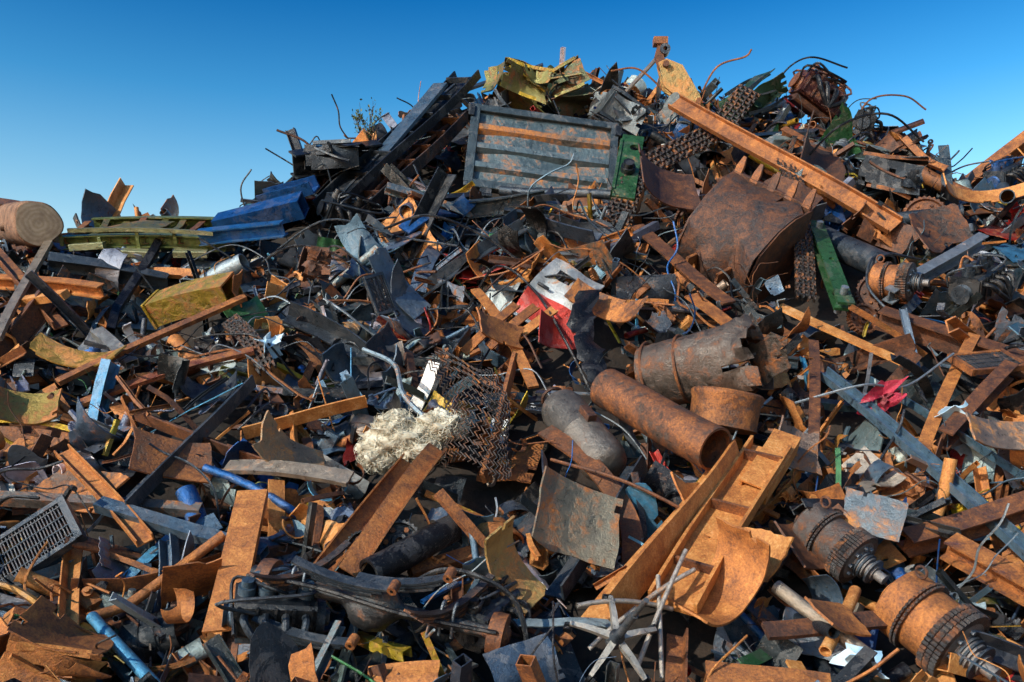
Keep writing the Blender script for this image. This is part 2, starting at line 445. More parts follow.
GEN=[(g_ibeam,9),(g_chan,10),(g_angle,11),(g_btube,9),(g_pipe,9),(g_bar,9),(g_plank,4),(g_plate,12),(g_crump,10),(g_curl,11),(g_drum,2.8),(g_disc,2.8),(g_ring,1.6),(g_mach,5),(g_brack,6),(g_coil,1.4),(g_wires,6),(g_rod,5),(g_trim,3),(g_chainlink,1),(g_lever,5)]
LIB=[];LW=[];LK=[]
for gi,(g,w) in enumerate(GEN):
    for k in range(12):
        LIB.append(g(1.0).fin()); LW.append(w); LK.append(gi)

# ------------------------------------------------------------------ hero helpers
EX=[]
def ex(p0,p1,r): EX.append((np.array(p0,float),np.array(p1,float),r))
def P(x,y,z,out=.35): return np.array([x,y-out,z])
def fr(p0,p1,up=(0,-.6,.8)):
    p0=Vector(p0);p1=Vector(p1);x=(p1-p0).normalized();u=Vector(up);z=(u-x*u.dot(x)).normalized();y=z.cross(x)
    m=Matrix.Identity(4)
    for i in range(3): m[i][0]=x[i];m[i][1]=y[i];m[i][2]=z[i];m[i][3]=(p0[i]+p1[i])/2
    return np.array(m),(p1-p0).length
def beam(name,prof,p0,p1,col,up=(0,-.6,.8),bow=0,kink=0,twist=0,inner=None,r=.14,extra=None,mats=None,seed=None):
    a=Acc(); M,L=fr(p0,p1,up)
    path=lpath(L,9); path[:,2]+=bow*(1-(2*path[:,0]/L)**2)
    path[:,1]+=NR.uniform(-.012,.012)*L*(1-(2*path[:,0]/L)**2); path[:,2]+=NR.uniform(-.012,.012)*L*np.sin(path[:,0]/L*5)
    if kink: path[:,1]+=kink*np.maximum(0,path[:,0]-L*.1)
    a.add(sweep(prof,path,inner=inner,twist=twist+NR.uniform(-.08,.08)),M,col,seed=seed)
    if extra: 
        for t,c in extra(L): a.add(t,M,c)
    ex(p0,p1,r)
    return a.build(name,mats or [MS])
def bolts(w,h):
    def f(L):
        out=[]
        n=max(3,int(L/.3))
        for k in range(n):
            out.append((xf(lathe([(0,.022),(.02,.022),(.02,.002)],6),M4((L*((k+.5)/n-.5)+U(-.03,.03),U(-.3,.3)*w,h/2),(0,-math.pi/2,0))),BRN))
        return out
    return f
def ribs(w,h,col):
    def f(L): return [(box(.03,w,h,(L*(k/7-.43),0,.02)),col) for k in range(7)]+[(sweep(rect(.05,.04),lpath(L*.8,5,.03)),col)]
    return f

# --- simple beams and bars
beam('steel_girder',pC(.56,.16,.03),P(-2.95,14.9,5.75,.5),P(-.85,17.4,8.95,.4),DRK,up=(-.3,-.75,.55),r=.4,extra=ribs(.5,.1,DST))
beam('steel_girder',pC(.45,.2,.03),P(-2.6,14.7,5.5,.5),P(-1.0,17.0,8.0,.4),(.03,.03,.035,.5),up=(-.3,-.75,.55),r=.3,extra=ribs(.4,.14,BRN))
beam('steel_girder',pI(.28,.4,.03),P(-3.6,15.2,6.55,.4),P(-2.3,16,7.0,.4),DRK,r=.25)
beam('steel_girder',rect(.3,.06),P(-2.2,15.9,6.9,.6),P(-1.3,16.9,8.5,.5),STL,up=(-.4,-.7,.4),r=.2)
beam('rusty_steel_beam',pC(.31,.1,.025),P(2.9,16.6,8.1,.5),P(5.75,14.2,5.25,.7),(.34,.16,.07,.85),up=(-.2,-.9,.4),r=.25,seed=.55)
beam('rusty_flat_bar',rect(.16,.03),P(3.55,12.3,3.85),P(4.8,11.3,3.0),ORG,r=.15)
beam('rusty_flat_bar',rect(.14,.04),P(5.78,11.6,3.4),P(4.35,9.9,1.98),ORG,r=.15)
beam('rusty_flat_bar',rect(.12,.03),P(3.75,11.7,3.3,.5),P(3.15,9.8,2.0,.4),BRN,r=.12)
beam('painted_steel_rail',pC(.17,.09,.02),P(3.7,11.1,2.9),P(4.75,8.4,1.0),(.13,.22,.3,.36),r=.18)
beam('painted_steel_rail',pL(.12,.1,.015),P(4.3,11.2,2.75),P(5.4,9.0,1.4),(.1,.2,.28,.4),r=.12)
beam('steel_i_beam',pI(.2,.2,.022),P(3.65,8.7,1.16),P(5.5,9.1,1.62),(.17,.07,.06,.7),r=.2)
beam('steel_i_beam',pI(.2,.2,.022),P(3.95,8.6,1.15,.45),P(4.9,7.5,.48,.45),(.2,.08,.08,.7),r=.2)
beam('rusty_angle_iron',pL(.36,.32,.03),P(.85,7.7,.6,.5),P(2.3,9.6,1.85,.65),ORG,up=(-.55,-.7,.45),r=.36,seed=1.1)
beam('rusty_angle_iron',pC(.42,.14,.03),P(1.3,7.75,.78,.45),P(2.6,9.6,2.05,.55),ORG,up=(-.35,-.8,.45),r=.38,seed=2.55,extra=lambda L:[(box(.03,.38,.12,(L*k,0,0)),BRN) for k in (-.3,.05,.4)])
beam('rusty_angle_iron',pL(.2,.16,.02),P(.45,8,.75,.3),P(1.35,9.4,1.8,.3),DST,up=(-.35,-.7,.45),r=.15)
beam('rusty_steel_box_section',rect(.28,.2),P(2.3,9.1,1.6,.5),P(2.8,9.7,2.1,.5),ORG,r=.25,inner=rect(.24,.16))
beam('rusty_bent_bar',pL(.19,.08,.02),P(-1.3,8.1,.95,.5),P(-.68,9.6,1.95,.65),ORG,up=(.3,-.8,.4),bow=.12,r=.26)
beam('rusty_bent_bar',pC(.18,.08,.015),P(-1.62,8.1,1.0,.5),P(-1.02,9.6,1.9,.6),ORG,up=(.3,-.8,.4),bow=.08,r=.26)
beam('bolted_rusty_plank',pC(.28,.07,.02),P(-2.3,7.6,.6,.5),P(-2.46,9.15,1.6,.6),(.4,.18,.06,.85),up=(0,.9,-.4),r=.3,seed=.7,extra=bolts(.2,-.04))
beam('red_steel_bar',rect(.13,.05),P(-4.95,10.7,2.5,.4),P(-3.1,11.3,3.15,.5),(.34,.1,.05,.55),r=.15,bow=.05)
beam('rusty_steel_bar',pL(.18,.12,.02),P(-8.1,13.9,5.1,.4),P(-5.9,12.1,3.5,.5),BRN,r=.15)
beam('rusty_steel_bar',pI(.14,.18,.02),P(-7.9,13.4,4.4,.5),P(-5.5,12.6,4.05,.5),ORG,r=.15)
beam('rusty_steel_bar',rect(.12,.06),P(-6.9,14,5.0,.6),P(-6.3,11.6,3.3,.6),TAN,r=.15)
beam('rusty_steel_bar',rect(.13,.1),P(-6.6,12.6,3.9,.6),P(-5.75,12.2,3.95,.6),ORP,r=.15)
beam('grey_steel_tube',rect(.11,.11),P(-5.4,9.2,1.55,.4),P(-3.0,9.1,1.42,.4),(.2,.19,.18,.5),inner=rect(.09,.09),r=.13)
beam('grey_steel_tube',rect(.16,.1),P(-5.3,11.9,3.45,.4),P(-4.6,11.3,3.0,.4),(.36,.35,.32,.35),inner=rect(.14,.08),r=.13)
beam('rusty_steel_bar',rect(.1,.06),P(-5.3,10.9,2.75,.4),P(-3.5,12.2,3.95,.4),BRN,r=.12)
beam('blue_painted_pipe',circ(.05,14),P(-3.45,7.8,.66,.4),P(-2.3,6.9,.1,.4),LBL,inner=circ(.04,14),r=.13)
beam('rusty_steel_bar',rect(.13,.035),P(.25,10.9,2.7,.4),P(-.5,12.6,4.1,.4),ORP,r=.13,bow=.1)
beam('rusty_steel_bar',rect(.12,.05),P(-.3,9.7,1.7,.5),P(.05,11.4,3.1,.5),BRN,r=.13,up=(1,-.3,.2))
beam('rusty_angle_iron',pL(.18,.16,.02),P(-3.6,8.9,1.4,.4),P(-2.9,10.6,2.7,.4),DST,r=.13)
beam('rusty_angle_iron',pL(.16,.16,.02),P(-2.9,10.2,2.1,.4),P(-1.6,10.4,2.45,.4),ORG,r=.13)
beam('steel_i_beam',pI(.22,.26,.025),P(6.4,11.2,2.9,.4),P(4.9,12.4,3.7,.4),BRN,r=.2)
beam('steel_i_beam',pI(.16,.2,.02),P(5.1,12.6,4.0,.4),P(6.9,13.6,5.0,.4),GST,r=.18)
beam('rusty_flat_bar',rect(.2,.03),P(2.4,12.6,4.0,.5),P(3.2,11.4,3.1,.5),ORG,r=.15)
beam('rusty_flat_bar',rect(.22,.03),P(1.9,14.2,5.3,.5),P(2.9,12.6,3.9,.6),BRN,r=.15)
for k in range(3):
    beam('rusty_flat_bar',pL(.12,.05,.02),P(-.55+.3*k,11.6+.1*k,3.1+.08*k,.6),P(.1+.24*k,12.2,3.75-.03*k,.75),ORG,up=(.2,-.8,.4),r=.1,bow=.04)
beam('rusty_steel_bar',pC(.16,.08,.015),P(-3.3,8.5,1.2,.4),P(-4.6,9.6,2.0,.4),ORG,r=.14)
beam('grey_steel_tube',rect(.14,.1),P(-2.2,8.4,1.1,.4),P(-3.9,8.9,1.5,.4),STL,r=.14,inner=rect(.12,.08))
beam('rusty_steel_bar',pL(.2,.05,.03),P(-2.9,9.4,1.75,.4),P(-1.6,9.1,1.65,.4),TAN,r=.14,bow=.05)
beam('rusty_steel_bar',pL(.15,.15,.02),P(-4.1,10.2,2.3,.4),P(-2.4,9.6,1.75,.4),BRN,r=.14)
beam('steel_i_beam',pI(.22,.24,.025),P(1.45,7.15,.3,.35),P(2.35,7.0,.22,.3),(.16,.08,.05,.75),r=.2)
beam('rusty_steel_bar',rect(.16,.04),P(2.0,7.5,.62,.4),P(3.0,7.7,.66,.4),BRN,r=.14)
beam('rusty_steel_bar',circ(.06,12),P(2.2,7.9,.9,.4),P(2.75,7.3,.45,.4),TAN,r=.14,inner=circ(.045,12))
beam('rusty_steel_bar',circ(.05,12),P(2.4,7.2,.5,.3),P(2.9,7.9,.85,.3),ORG,r=.14,inner=circ(.04,12))
beam('steel_i_beam',pI(.16,.22,.02),P(4.6,10.0,2.1,.4),P(5.8,10.9,2.9,.4),BRN,r=.2)
# blue painted beams on the left shoulder
beam('blue_steel_beam',rect(.34,.3),P(-4.6,14.6,5.4,.5),P(-3.2,14.3,5.65,.5),BLU,r=.45,inner=rect(.3,.26))
beam('blue_steel_beam',pC(.3,.2,.025),P(-4.0,14.9,5.9,.5),P(-3.1,14.6,6.05,.5),BLU,r=.35)
beam('blue_steel_beam',pI(.16,.22,.02),P(-4.8,14.3,5.15,.5),P(-3.4,14.0,5.2,.6),(.02,.15,.4,.26),r=.3)
# skyline pieces
beam('steel_girder',pI(.24,.3,.03),P(8.0,16.2,6.4,0),P(9.7,16.0,7.75,0),BRN,r=.2)
beam('steel_girder',rect(.3,.05),P(8.5,16.5,6.2,.2),P(9.9,15.6,6.9,.2),BRN,r=.2)
beam('steel_girder',rect(.2,.1),P(-8.9,15.2,6.05,.2),P(-7.9,14.9,5.8,.2),BRN,r=.2)
beam('rusty_flat_bar',rect(.16,.03),P(2.1,18.0,8.7,.2),P(2.9,17.5,9.5,.2),TAN,r=.1)
beam('rusty_flat_bar',rect(.2,.05),P(-.9,18.2,9.0,.2),P(.6,17.8,9.35,.2),DST,r=.1)
beam('rusty_flat_bar',rect(.2,.05),P(6.2,17.5,7.5,.2),P(7.6,16.8,7.9,.2),BRN,r=.1)

def rod(name,pts,r,col):
    a=Acc(); a.add(wire(pts,r,6,8),None,col); a.build(name,[MS])
rod('bent_rebar',[(3.6,17.3,8.6),(3.9,17.1,9.1),(4.4,17,9.25),(4.5,16.9,9.35)],.018,BRN)
rod('bent_rebar',[(1.9,17.3,9.1),(2.4,17.2,9.1),(2.9,17.2,8.7)],.018,BRN)
rod('bent_rebar',[(-3.2,15.6,6.6),(-3.5,15.4,7.1),(-4.0,15.3,7.3)],.02,BRN)
rod('bent_rebar',[(-4.3,14.8,5.6),(-4.4,14.6,6.1),(-4.2,14.5,6.4)],.014,DST)
rod('bent_rebar',[(7.4,16.8,7.1),(7.2,16.6,7.6),(6.6,16.5,7.7)],.016,BRN)
rod('bent_rebar',[(8.1,16.2,6.4),(7.8,16.1,6.9),(8.0,16.1,7.2)],.016,DST)
rod('bent_rebar',[(6.2,16.6,7.6),(6.5,16.4,8.2),(7.1,16.3,8.25),(7.5,16.3,8.0)],.016,BRN)
rod('bent_rebar',[(5.0,17.0,8.4),(5.1,16.9,8.9),(5.6,16.9,9.2),(6.3,16.9,9.0)],.018,BLK)
rod('bent_rebar',[(4.9,15.4,6.7),(5.5,15.1,7.3),(6.3,15.1,7.5),(7.0,15.3,7.1)],.02,BLK)
rod('steel_cable',[(-.6,12.4,3.9),(-.2,12.1,4.4),(.3,11.7,4.0),(.7,11,3.2),(1.0,10.6,2.5)],.018,BLK)
rod('steel_cable',[(-4.2,13.6,4.4),(-3.2,13.2,4.9),(-2.2,13.2,4.6),(-1.4,12.8,4.2),(-.9,12.1,3.4)],.02,BLK)
rod('steel_cable',[(-3.8,14,4.9),(-2.8,13.7,5.4),(-1.7,13.5,5.1),(-.8,13.2,4.9)],.016,DST)
rod('steel_cable',[(-3.0,13.2,4.4),(-2.5,12.7,4.8),(-1.9,12.6,4.2),(-1.9,12.2,3.6)],.016,BLK)
rod('steel_cable',[(-1.9,13.4,5.2),(-1.2,13.0,5.3),(-.4,13.0,5.0),(.1,12.8,4.6)],.02,BLK)
rod('rubber_hose',[(-4.7,7.4,.75),(-4.2,7.3,.95),(-3.7,7.1,.8),(-3.3,6.9,.5)],.03,(.4,.2,.05,.3))
rod('rubber_hose',[(-.9,7.3,.9),(-.5,7.1,1.1),(0,7.0,.9),(.15,6.9,.4)],.022,BLK)
rod('steel_cable',[(3.2,10.3,2.5),(3.9,10.0,2.7),(4.5,10.3,2.7),(5.2,10.6,3.1)],.015,GST)
rod('bent_light_blue_crank',[(-1.75,10.6,3.15),(-1.35,10.3,2.95),(-1.2,9.9,2.6),(-.95,9.7,2.35),(-.7,9.7,2.2)],.03,(.25,.33,.38,.45))
rod('bent_rebar',[(.4,9.2,1.9),(1.1,8.6,1.7),(1.9,8.4,1.3)],.018,BRN)
rod('bent_rebar',[(6.0,13.2,4.7),(5.2,12.8,4.7),(4.9,12.4,4.2),(5.1,12.0,3.7)],.02,DST)

# --- truck tailgate
def tailgate():
    a=Acc(); W,Hh=2.6,1.5; SD=1.28
    d=(.05,.075,.09,.36)
    Mt=M4((.52,15.7,6.98),(math.radians(-16),math.radians(6.5),math.radians(4)))
    def b(sx,sy,sz,cx,cy,cz,col=d): a.add(box(sx,sy,sz,(cx,cy,cz)),Mt,col,seed=SD+U(0,1)*1.357)
    P_=np.zeros((18,8,3)); u=np.linspace(-.5,.5,18); v=np.linspace(-.5,.5,8)
    P_[...,0]=u[:,None]*W*.96; P_[...,2]=v[None]*Hh*.94; P_[...,1]=.03*np.sin(u*9)[:,None]*np.cos(v*4)[None]
    a.add(sheet(P_,None,.02),Mt,(.1,.15,.17,.46),seed=SD)
    b(W,.14,.13,0,-.02,Hh/2,d); b(W,.16,.15,0,-.02,-Hh/2,d)
    b(.15,.15,Hh,-W/2+.07,-.03,0,d); b(.13,.15,Hh,W/2-.06,-.03,0,d)
    for k in range(3):
        z=-Hh/2+Hh*(k+1)/4
        t=sweep([(-.07,-.05),(.02,-.11),(.02,.11),(-.07,.05)],[(-W/2+.15,0,0),(-.3,.0,0),(.4,.01,0),(W/2-.13,0,0)]); t.V+=np.array([0,-.02,z])
        a.add(t,Mt,(.2,.17,.14,.58) if k==2 else (.12,.17,.19,.44-.05*k),seed=SD+1.357*(k+3))
    for k in (-1,1):
        b(.2,.08,.16,k*W*.35,-.05,-Hh/2-.11,DRK)
        a.add(xf(lathe([(-.12,.002),(-.12,.045),(.12,.045),(.12,.002)],12),M4((k*W*.35,-.06,-Hh/2-.2))),Mt,DRK)
    b(.1,.18,.22,-W/2,-.05,Hh/2-.1,DRK); b(.1,.18,.2,W/2,-.05,Hh/2-.12,DRK)
    ex((-.5,15.7,7),(1.6,15.7,7),1.0)
    a.build('truck_tailgate',[MS])
tailgate()

# --- excavator bucket, crushed
def bucket():
    a=Acc(); M=M4((3.35,13.55,4.85),(math.radians(28),math.radians(32),math.radians(-34)),(.9,.9,.9))
    W=1.45
    pr=[(-.95,.8),(-.88,.35),(-.78,-.05),(-.6,-.42),(-.3,-.62),(.1,-.7),(.5,-.58),(.8,-.2),(.95,.15),(1.0,.6)]
    q=[]
    for i in range(len(pr)-1):
        for k in range(2): q.append((pr[i][0]+(pr[i+1][0]-pr[i][0])*k/2,pr[i][1]+(pr[i+1][1]-pr[i][1])*k/2))
    q.append(pr[-1]); pr=q; ny=10
    Pp=np.zeros((len(pr),ny,3))
    for i,(y,z) in enumerate(pr):
        for j in range(ny):
            dent=.08*math.sin(i*.8+j*.9)+.06*math.sin(j*1.7-i*.3)
            Pp[i,j]=((j/(ny-1)-.5)*W*(1+.06*math.sin(i*.4)),z+dent,y+dent*.4)
    mk=np.ones((len(pr)-1,ny-1),bool); mk[0,2:4]=False; mk[-1,6:]=False
    a.add(sheet(Pp,mk,.035),M,(.08,.07,.07,.62),seed=.15)
    for s in(-1,1):
        V=[(s*W/2*(1+.06*math.sin(i*.4)),z,y) for i,(y,z) in enumerate(pr)]
        m=len(V); V2=[(x+.03*s,y,z) for x,y,z in V]
        F=[tuple(range(m)),tuple(range(2*m-1,m-1,-1))]+[(i,i+m,(i+1)%m+m,(i+1)%m) for i in range(m)]
        a.add(Tp(V+V2,F),M,(.08,.06,.055,.7),seed=.3)
    for k in range(5):
        a.add(sweep(rect(.14,.07),[(0,0,0),(0,.05,.15),(0,.1,.3)],scale=[1,.9,.4],up=(0,1,0)),M@M4(((k/4-.5)*W*.92,.55,1.0)),BRN)
    a.add(box(W*1.04,.06,.22,(0,.56,.95)),M,BRN,seed=.2)
    for s in (-.3,.3): a.add(hplate(.5,.4,.05,[(0,0,.09)]),M@M4((s,-.78,-.15),(0,math.pi/2,0)),BRN)
    ex((2.9,13.4,5.4),(3.8,13.4,4.3),.75)
    a.build('excavator_bucket',[MS])
bucket()
def curved(name,c,rot,w,h,rad,col,folds=0,jag=.1,t=.02,nx=16,r=.4,seed=None):
    a=Acc(); a.add(plate(w,h,t,nx,10,rad,folds,.3,jag,0,1),M4(c,rot),col,seed=seed); ex(c,c,r); return a.build(name,[MS])
curved('rusty_curved_plate',(2.35,14.0,6.0),(1.0,.3,.4),1.2,.9,.9,BRN,seed=.2)
curved('torn_steel_plate',(4.1,13.6,5.6),(1.1,.5,-.5),1.1,1.0,2.0,(.1,.065,.055,.7),folds=2,jag=.3,seed=.25)
curved('torn_steel_plate',(5.0,15.2,6.7),(1.1,.3,.3),1.3,1.0,1.6,(.07,.05,.045,.65),folds=3,jag=.3,seed=.1)
curved('torn_steel_plate',(6.4,13.6,5.2),(1.0,-.3,.4),1.1,.8,1.3,(.1,.08,.07,.6),folds=2,jag=.3,seed=.4)
curved('rusty_curved_plate',(1.8,7.5,.9),(.5,-.9,.3),1.15,.52,.42,ORG,jag=.12,t=.02,seed=.75)
curved('rusty_curved_plate',(2.05,7.9,1.1),(1.3,.2,-.5),.75,.5,.6,ORG,jag=.3)
curved('rusty_curved_plate',(1.75,8.4,1.5),(1.0,.3,.5),.6,.5,1.2,ORG,jag=.3,folds=1)
curved('rusty_arch_plate',(7.3,14.1,5.85),(1.2,0,.1),1.9,.22,.95,ORG,jag=.02)
curved('yellow_fender',(-5.5,9.95,2.45),(.9,.2,.5),1.0,.45,.5,(.42,.3,.07,.55),jag=.1)
curved('yellow_fender',(-5.2,10.9,3.05),(.6,.1,-.2),1.3,.35,1.0,(.5,.3,.06,.52),jag=.1)
curved('rusty_curved_plate',(.55,8.0,1.4),(1.2,.4,.3),.85,.7,.9,(.22,.2,.15,.5),folds=1)
curved('rusty_curved_plate',(-.05,7.5,1.05),(1.0,1.1,.3),.8,.4,.5,(.5,.34,.12,.5),folds=1)
curved('rusty_curved_plate',(1.3,11.6,3.75),(1.0,.3,-.7),1.3,.35,.7,(.2,.12,.09,.6))
curved('tan_sheet_panel',(4.95,9.1,2.15),(1.0,.1,.2),.9,.35,1.0,(.3,.22,.17,.5))
curved('rusty_curved_plate',(2.75,8.25,1.15),(.9,-.2,.4),.9,.5,.45,(.13,.06,.04,.8))
curved('green_machine_cover',(-3.5,11.9,3.7),(1.0,-.4,.6),.55,.45,.8,GRN,folds=2,r=.25)
curved('blue_sheet_panel',(-1.6,12.4,4.2),(1.2,.9,.4),1.1,.4,1.4,(.14,.2,.26,.38),folds=1)
curved('grey_sheet_panel',(3.3,8.2,1.45),(1.1,.3,-.4),.55,.45,1.2,(.2,.25,.28,.45),folds=2,r=.25)
curved('grey_sheet_panel',(-3.4,9.0,1.9),(1.0,.2,.4),.8,.5,1.5,(.15,.1,.07,.7),folds=1)
curved('dark_blue_sheet_panel',(.1,6.75,.42),(1.2,-.3,.2),.55,.4,.8,(.02,.05,.1,.22),folds=3,r=.25)
curved('rusty_sheet_panel',(2.95,9.3,2.0),(1.1,.4,.2),.7,.5,.9,(.25,.17,.13,.5),folds=3,jag=.3)
curved('rusty_sheet_panel',(4.6,7.6,.95),(.9,.2,.2),.7,.4,.9,(.3,.2,.15,.5),folds=2,jag=.2)
curved('rusty_sheet_panel',(-2.3,9.2,1.95),(.9,.5,.6),.9,.45,1.2,(.4,.28,.17,.5),folds=2,jag=.2)
curved('rusty_sheet_panel',(-4.2,8.9,1.6),(.9,.2,-.4),1.0,.5,2,(.2,.15,.12,.6),folds=2,jag=.2)
curved('rusty_sheet_panel',(-.15,10.9,3.4),(1.0,.3,.6),.7,.4,.5,ORG,folds=2,jag=.3,r=.25)
curved('rusty_sheet_panel',(2.5,7.0,.75),(.7,.2,.6),.55,.4,.9,ORG,folds=2,jag=.2,r=.25)

# --- crawler tracks / chains
def track(name,pts,w,pitch,col,side=(1,0,0)):
    a=Acc(); p=cat(pts,12); seg=np.linalg.norm(np.diff(p,axis=0),axis=1); s=np.concatenate([[0],np.cumsum(seg)])
    n=int(s[-1]/pitch)
    q=np.stack([np.interp(np.arange(n+1)*pitch,s,p[:,k]) for k in range(3)],1)
    for i in range(n):
        M,L=fr(q[i],q[i+1],(0,-.9,.35))
        for k in (-1,1):
            yy=k*w*(.5 if i%2 else .4)
            a.add(sweep([(-.014,-.045),(.014,-.045),(.014,.045),(-.014,.045)],[(-L*.62,0,0),(-L*.3,0,.0),(L*.3,0,0),(L*.62,0,0)],scale=[.6,1,1,.6]),M@M4((0,yy,0)),col)
            a.add(sweep([(-.014,-.045),(.014,-.045),(.014,.045),(-.014,.045)],[(-L*.62,0,0),(-L*.3,0,.0),(L*.3,0,0),(L*.62,0,0)],scale=[.6,1,1,.6]),M@M4((0,yy*.35,0)),col)
        a.add(xf(lathe([(-w*.6,.002),(-w*.6,.03),(w*.6,.03),(w*.6,.002)],8),M4((-L/2,0,0),(0,0,math.pi/2))),M,col)
    for i in range(0,n,3): ex(q[i],q[min(n,i+3)],w*.6)
    a.build(name,[MS])
CH=(.05,.045,.042,.5)
track('conveyor_chain',[(4.3,16.3,8.35),(3.6,15.9,7.5),(2.7,15.3,6.9),(2.0,14.6,6.3),(1.6,13.9,5.3)],.36,.1,CH)
track('conveyor_chain',[(4.45,15.1,6.9),(4.5,14.3,6.1),(4.3,13.3,5.0),(4.05,12.4,4.0)],.24,.08,CH)
track('conveyor_chain',[(-3.6,11.5,3.6),(-3.2,11,3.3),(-2.9,10.7,2.9)],.2,.08,CH)

# --- green machine arm / bracket
def garm():
    a=Acc(); M,L=fr((4.6,13.7,5.3),(4.4,11.9,3.8),(0,-.8,.4))
    a.add(hplate(L,.22,.04,[(-L*.4,0,.05),(L*.4,0,.06),(0,.02,.04)]),M@M4((0,0,.08)),GRN)
    a.add(hplate(L*.9,.2,.04,[(-L*.36,0,.05),(L*.3,0,.06)]),M@M4((0,0,-.08)),GRN)
    a.add(box(L*.7,.06,.16,(0,.08,0)),M,GRN)
    for x in (-.4,.4): a.add(xf(lathe([(-.2,.002),(-.2,.05),(.2,.05),(.2,.002)],14),M4((L*x,0,0),(0,math.pi/2,0))),M,GST)
    ex((4.6,13.7,5.3),(4.4,11.9,3.8),.3); a.build('green_loader_arm',[MS])
    a=Acc(); M,L=fr((2.05,15.3,7.1),(1.75,14.3,5.8),(0,-.8,.4))
    a.add(hplate(L,.36,.05,[(-L*.3,.05,.08)]),M@M4((0,0,.1)),GRN); a.add(box(L*.8,.05,.3,(0,-.18,0)),M,GRN); a.add(box(L*.5,.3,.05,(.1,0,-.1)),M,GRN)
    a.add(xf(lathe([(0,.002),(0,.12),(.12,.12),(.12,.09),(.2,.09),(.2,.002)],16),M4((.15,0,.1),(0,-math.pi/2,0))),M,DRK)
    ex((2.05,15,7.1),(1.75,14.3,5.8),.3); a.build('green_machine_bracket',[MS])
garm()
def arm():
    a=Acc()
    M=M4((3.1,17.0,8.75),(math.radians(90),0,0))
    pts=[(-.35,.35),(-.2,.42),(.1,.3),(.42,-.25),(.55,-.6),(.25,-.5),(-.25,-.1)]
    m=len(pts)
    for z in(-.12,.08):
        V=[(x,y,z) for x,y in pts]+[(x,y,z+.04) for x,y in pts]
        a.add(Tp(V,[tuple(range(m-1,-1,-1)),tuple(range(m,2*m))]+[(i,(i+1)%m,(i+1)%m+m,i+m) for i in range(m)]),M,(.5,.33,.12,.55))
    a.add(box(.5,.05,.2,(.25,-.12,0)),M@M4((0,0,0),(0,0,-1.0)),(.5,.33,.12,.55))
    for p in((-.22,.3),(.4,-.4)): a.add(xf(lathe([(-.2,.002),(-.2,.06),(.2,.06),(.2,.002)],14),M4((p[0],p[1],0),(0,math.pi/2,0))),M,BRN)
    a.add(sweep(rect(.16,.12),[(-.25,.3,0),(-.33,.5,0),(-.28,.68,0),(-.3,.82,0)],up=(0,0,1)),M,BRN)
    a.add(box(.26,.14,.2,(-.3,.78,0)),M,BRN)
    a.add(xf(lathe([(-.1,.04),(-.1,.1),(.1,.1),(.1,.04)],14),M4((-.22,.62,0),(0,math.pi/2,0))),M,DST)
    ex((2.8,17,9.4),(3.5,17,8.3),.3); a.build('crane_boom_tip',[MS])
arm()
def crushed(name,c,rot,s,col,col2,r=.5):
    a=Acc(); M=M4(c,rot)
    w,d,h=s
    for (cc,rr,ww,hh) in [((0,-d/2,0),(math.pi/2,0,0),w,h),((0,d/2,0),(math.pi/2,0,0),w,h),((0,0,h/2),(0,0,0),w,d),((0,0,-h/2),(0,0,0),w,d),((-w/2,0,0),(0,math.pi/2,0),h,d)]:
        a.add(plate(ww*1.05,hh*1.05,.012,10,8,0,4,.35,.12,R.randint(0,2),2),M@M4(cc,(rr[0]+U(-.12,.12),rr[1]+U(-.12,.12),rr[2]+U(-.1,.1))),col)
    for sx in (-1,1):
        for sz in (-1,1):
            if R.random()<.75: a.add(xf(sweep(pL(.06,.06,.01),lpath(w*U(.7,1.15),6,.06,.25),twist=U(-.4,.4)),M4((0,sx*d/2,sz*h/2),(0,U(-.12,.12),U(-.12,.12)))),M,col2)
    a.add(sweep(rect(.05,.03),lpath(w*.8,6,.05)),M@M4((0,-d/2-.03,.05),(0,.3,0)),col2)
    for k in range(2): a.add(plate(w*.5,h*.6,.01,8,7,0,5,.7,.3,1,2),M@M4((U(-.3,.3)*w,-d/2-.05,U(-.2,.3)*h),(U(.8,1.8),U(-.5,.5),U(-.5,.5))),col)
    ex(c,c,r); return a.build(name,[MS])
crushed('crushed_machine_cabinet',(.2,17.2,8.75),(.1,.25,.2),(1.0,.7,.5),OLV,YEL)
crushed('crushed_machine_cabinet',(1.1,17.2,8.7),(-.2,-.35,-.2),(.8,.7,.55),(.1,.12,.06,.5),OLV)
crushed('crushed_machine_cabinet',(2.0,16.9,8.1),(.2,.5,.3),(.8,.6,.5),(.12,.14,.15,.4),DST)
crushed('crushed_machine_cabinet',(4.5,16.7,8.4),(.3,-.6,.2),(.9,.6,.4),(.04,.1,.06,.4),DST)
crushed('crushed_machine_cabinet',(-.2,16.8,8.0),(.2,.8,.1),(.8,.6,.4),DRK,DST)
crushed('crushed_steel_box',(-2.9,15.0,6.7),(.1,.1,-.2),(.9,.6,.4),DRK,DST)
crushed('rusty_steel_box',(-3.5,6.85,.42),(.2,.3,.35),(.7,.5,.4),(.4,.2,.1,.9),ORG,.5)
crushed('rusty_steel_box',(-2.7,12.5,4.5),(.1,.1,.3),(.35,.3,.35),BRN,BRN,.3)
crushed('crushed_machine_cabinet',(-5.4,10.2,2.0),(.1,.2,.1),(.9,.6,.5),(.15,.08,.05,.7),YEL,.4)
crushed('crushed_machine_cabinet',(6.3,15.0,6.4),(.1,.2,-.3),(1.0,.6,.5),DRK,BRN,.4)
crushed('crushed_machine_cabinet',(5.7,14.0,5.3),(.3,.5,.2),(.8,.6,.5),BRN,DST,.4)
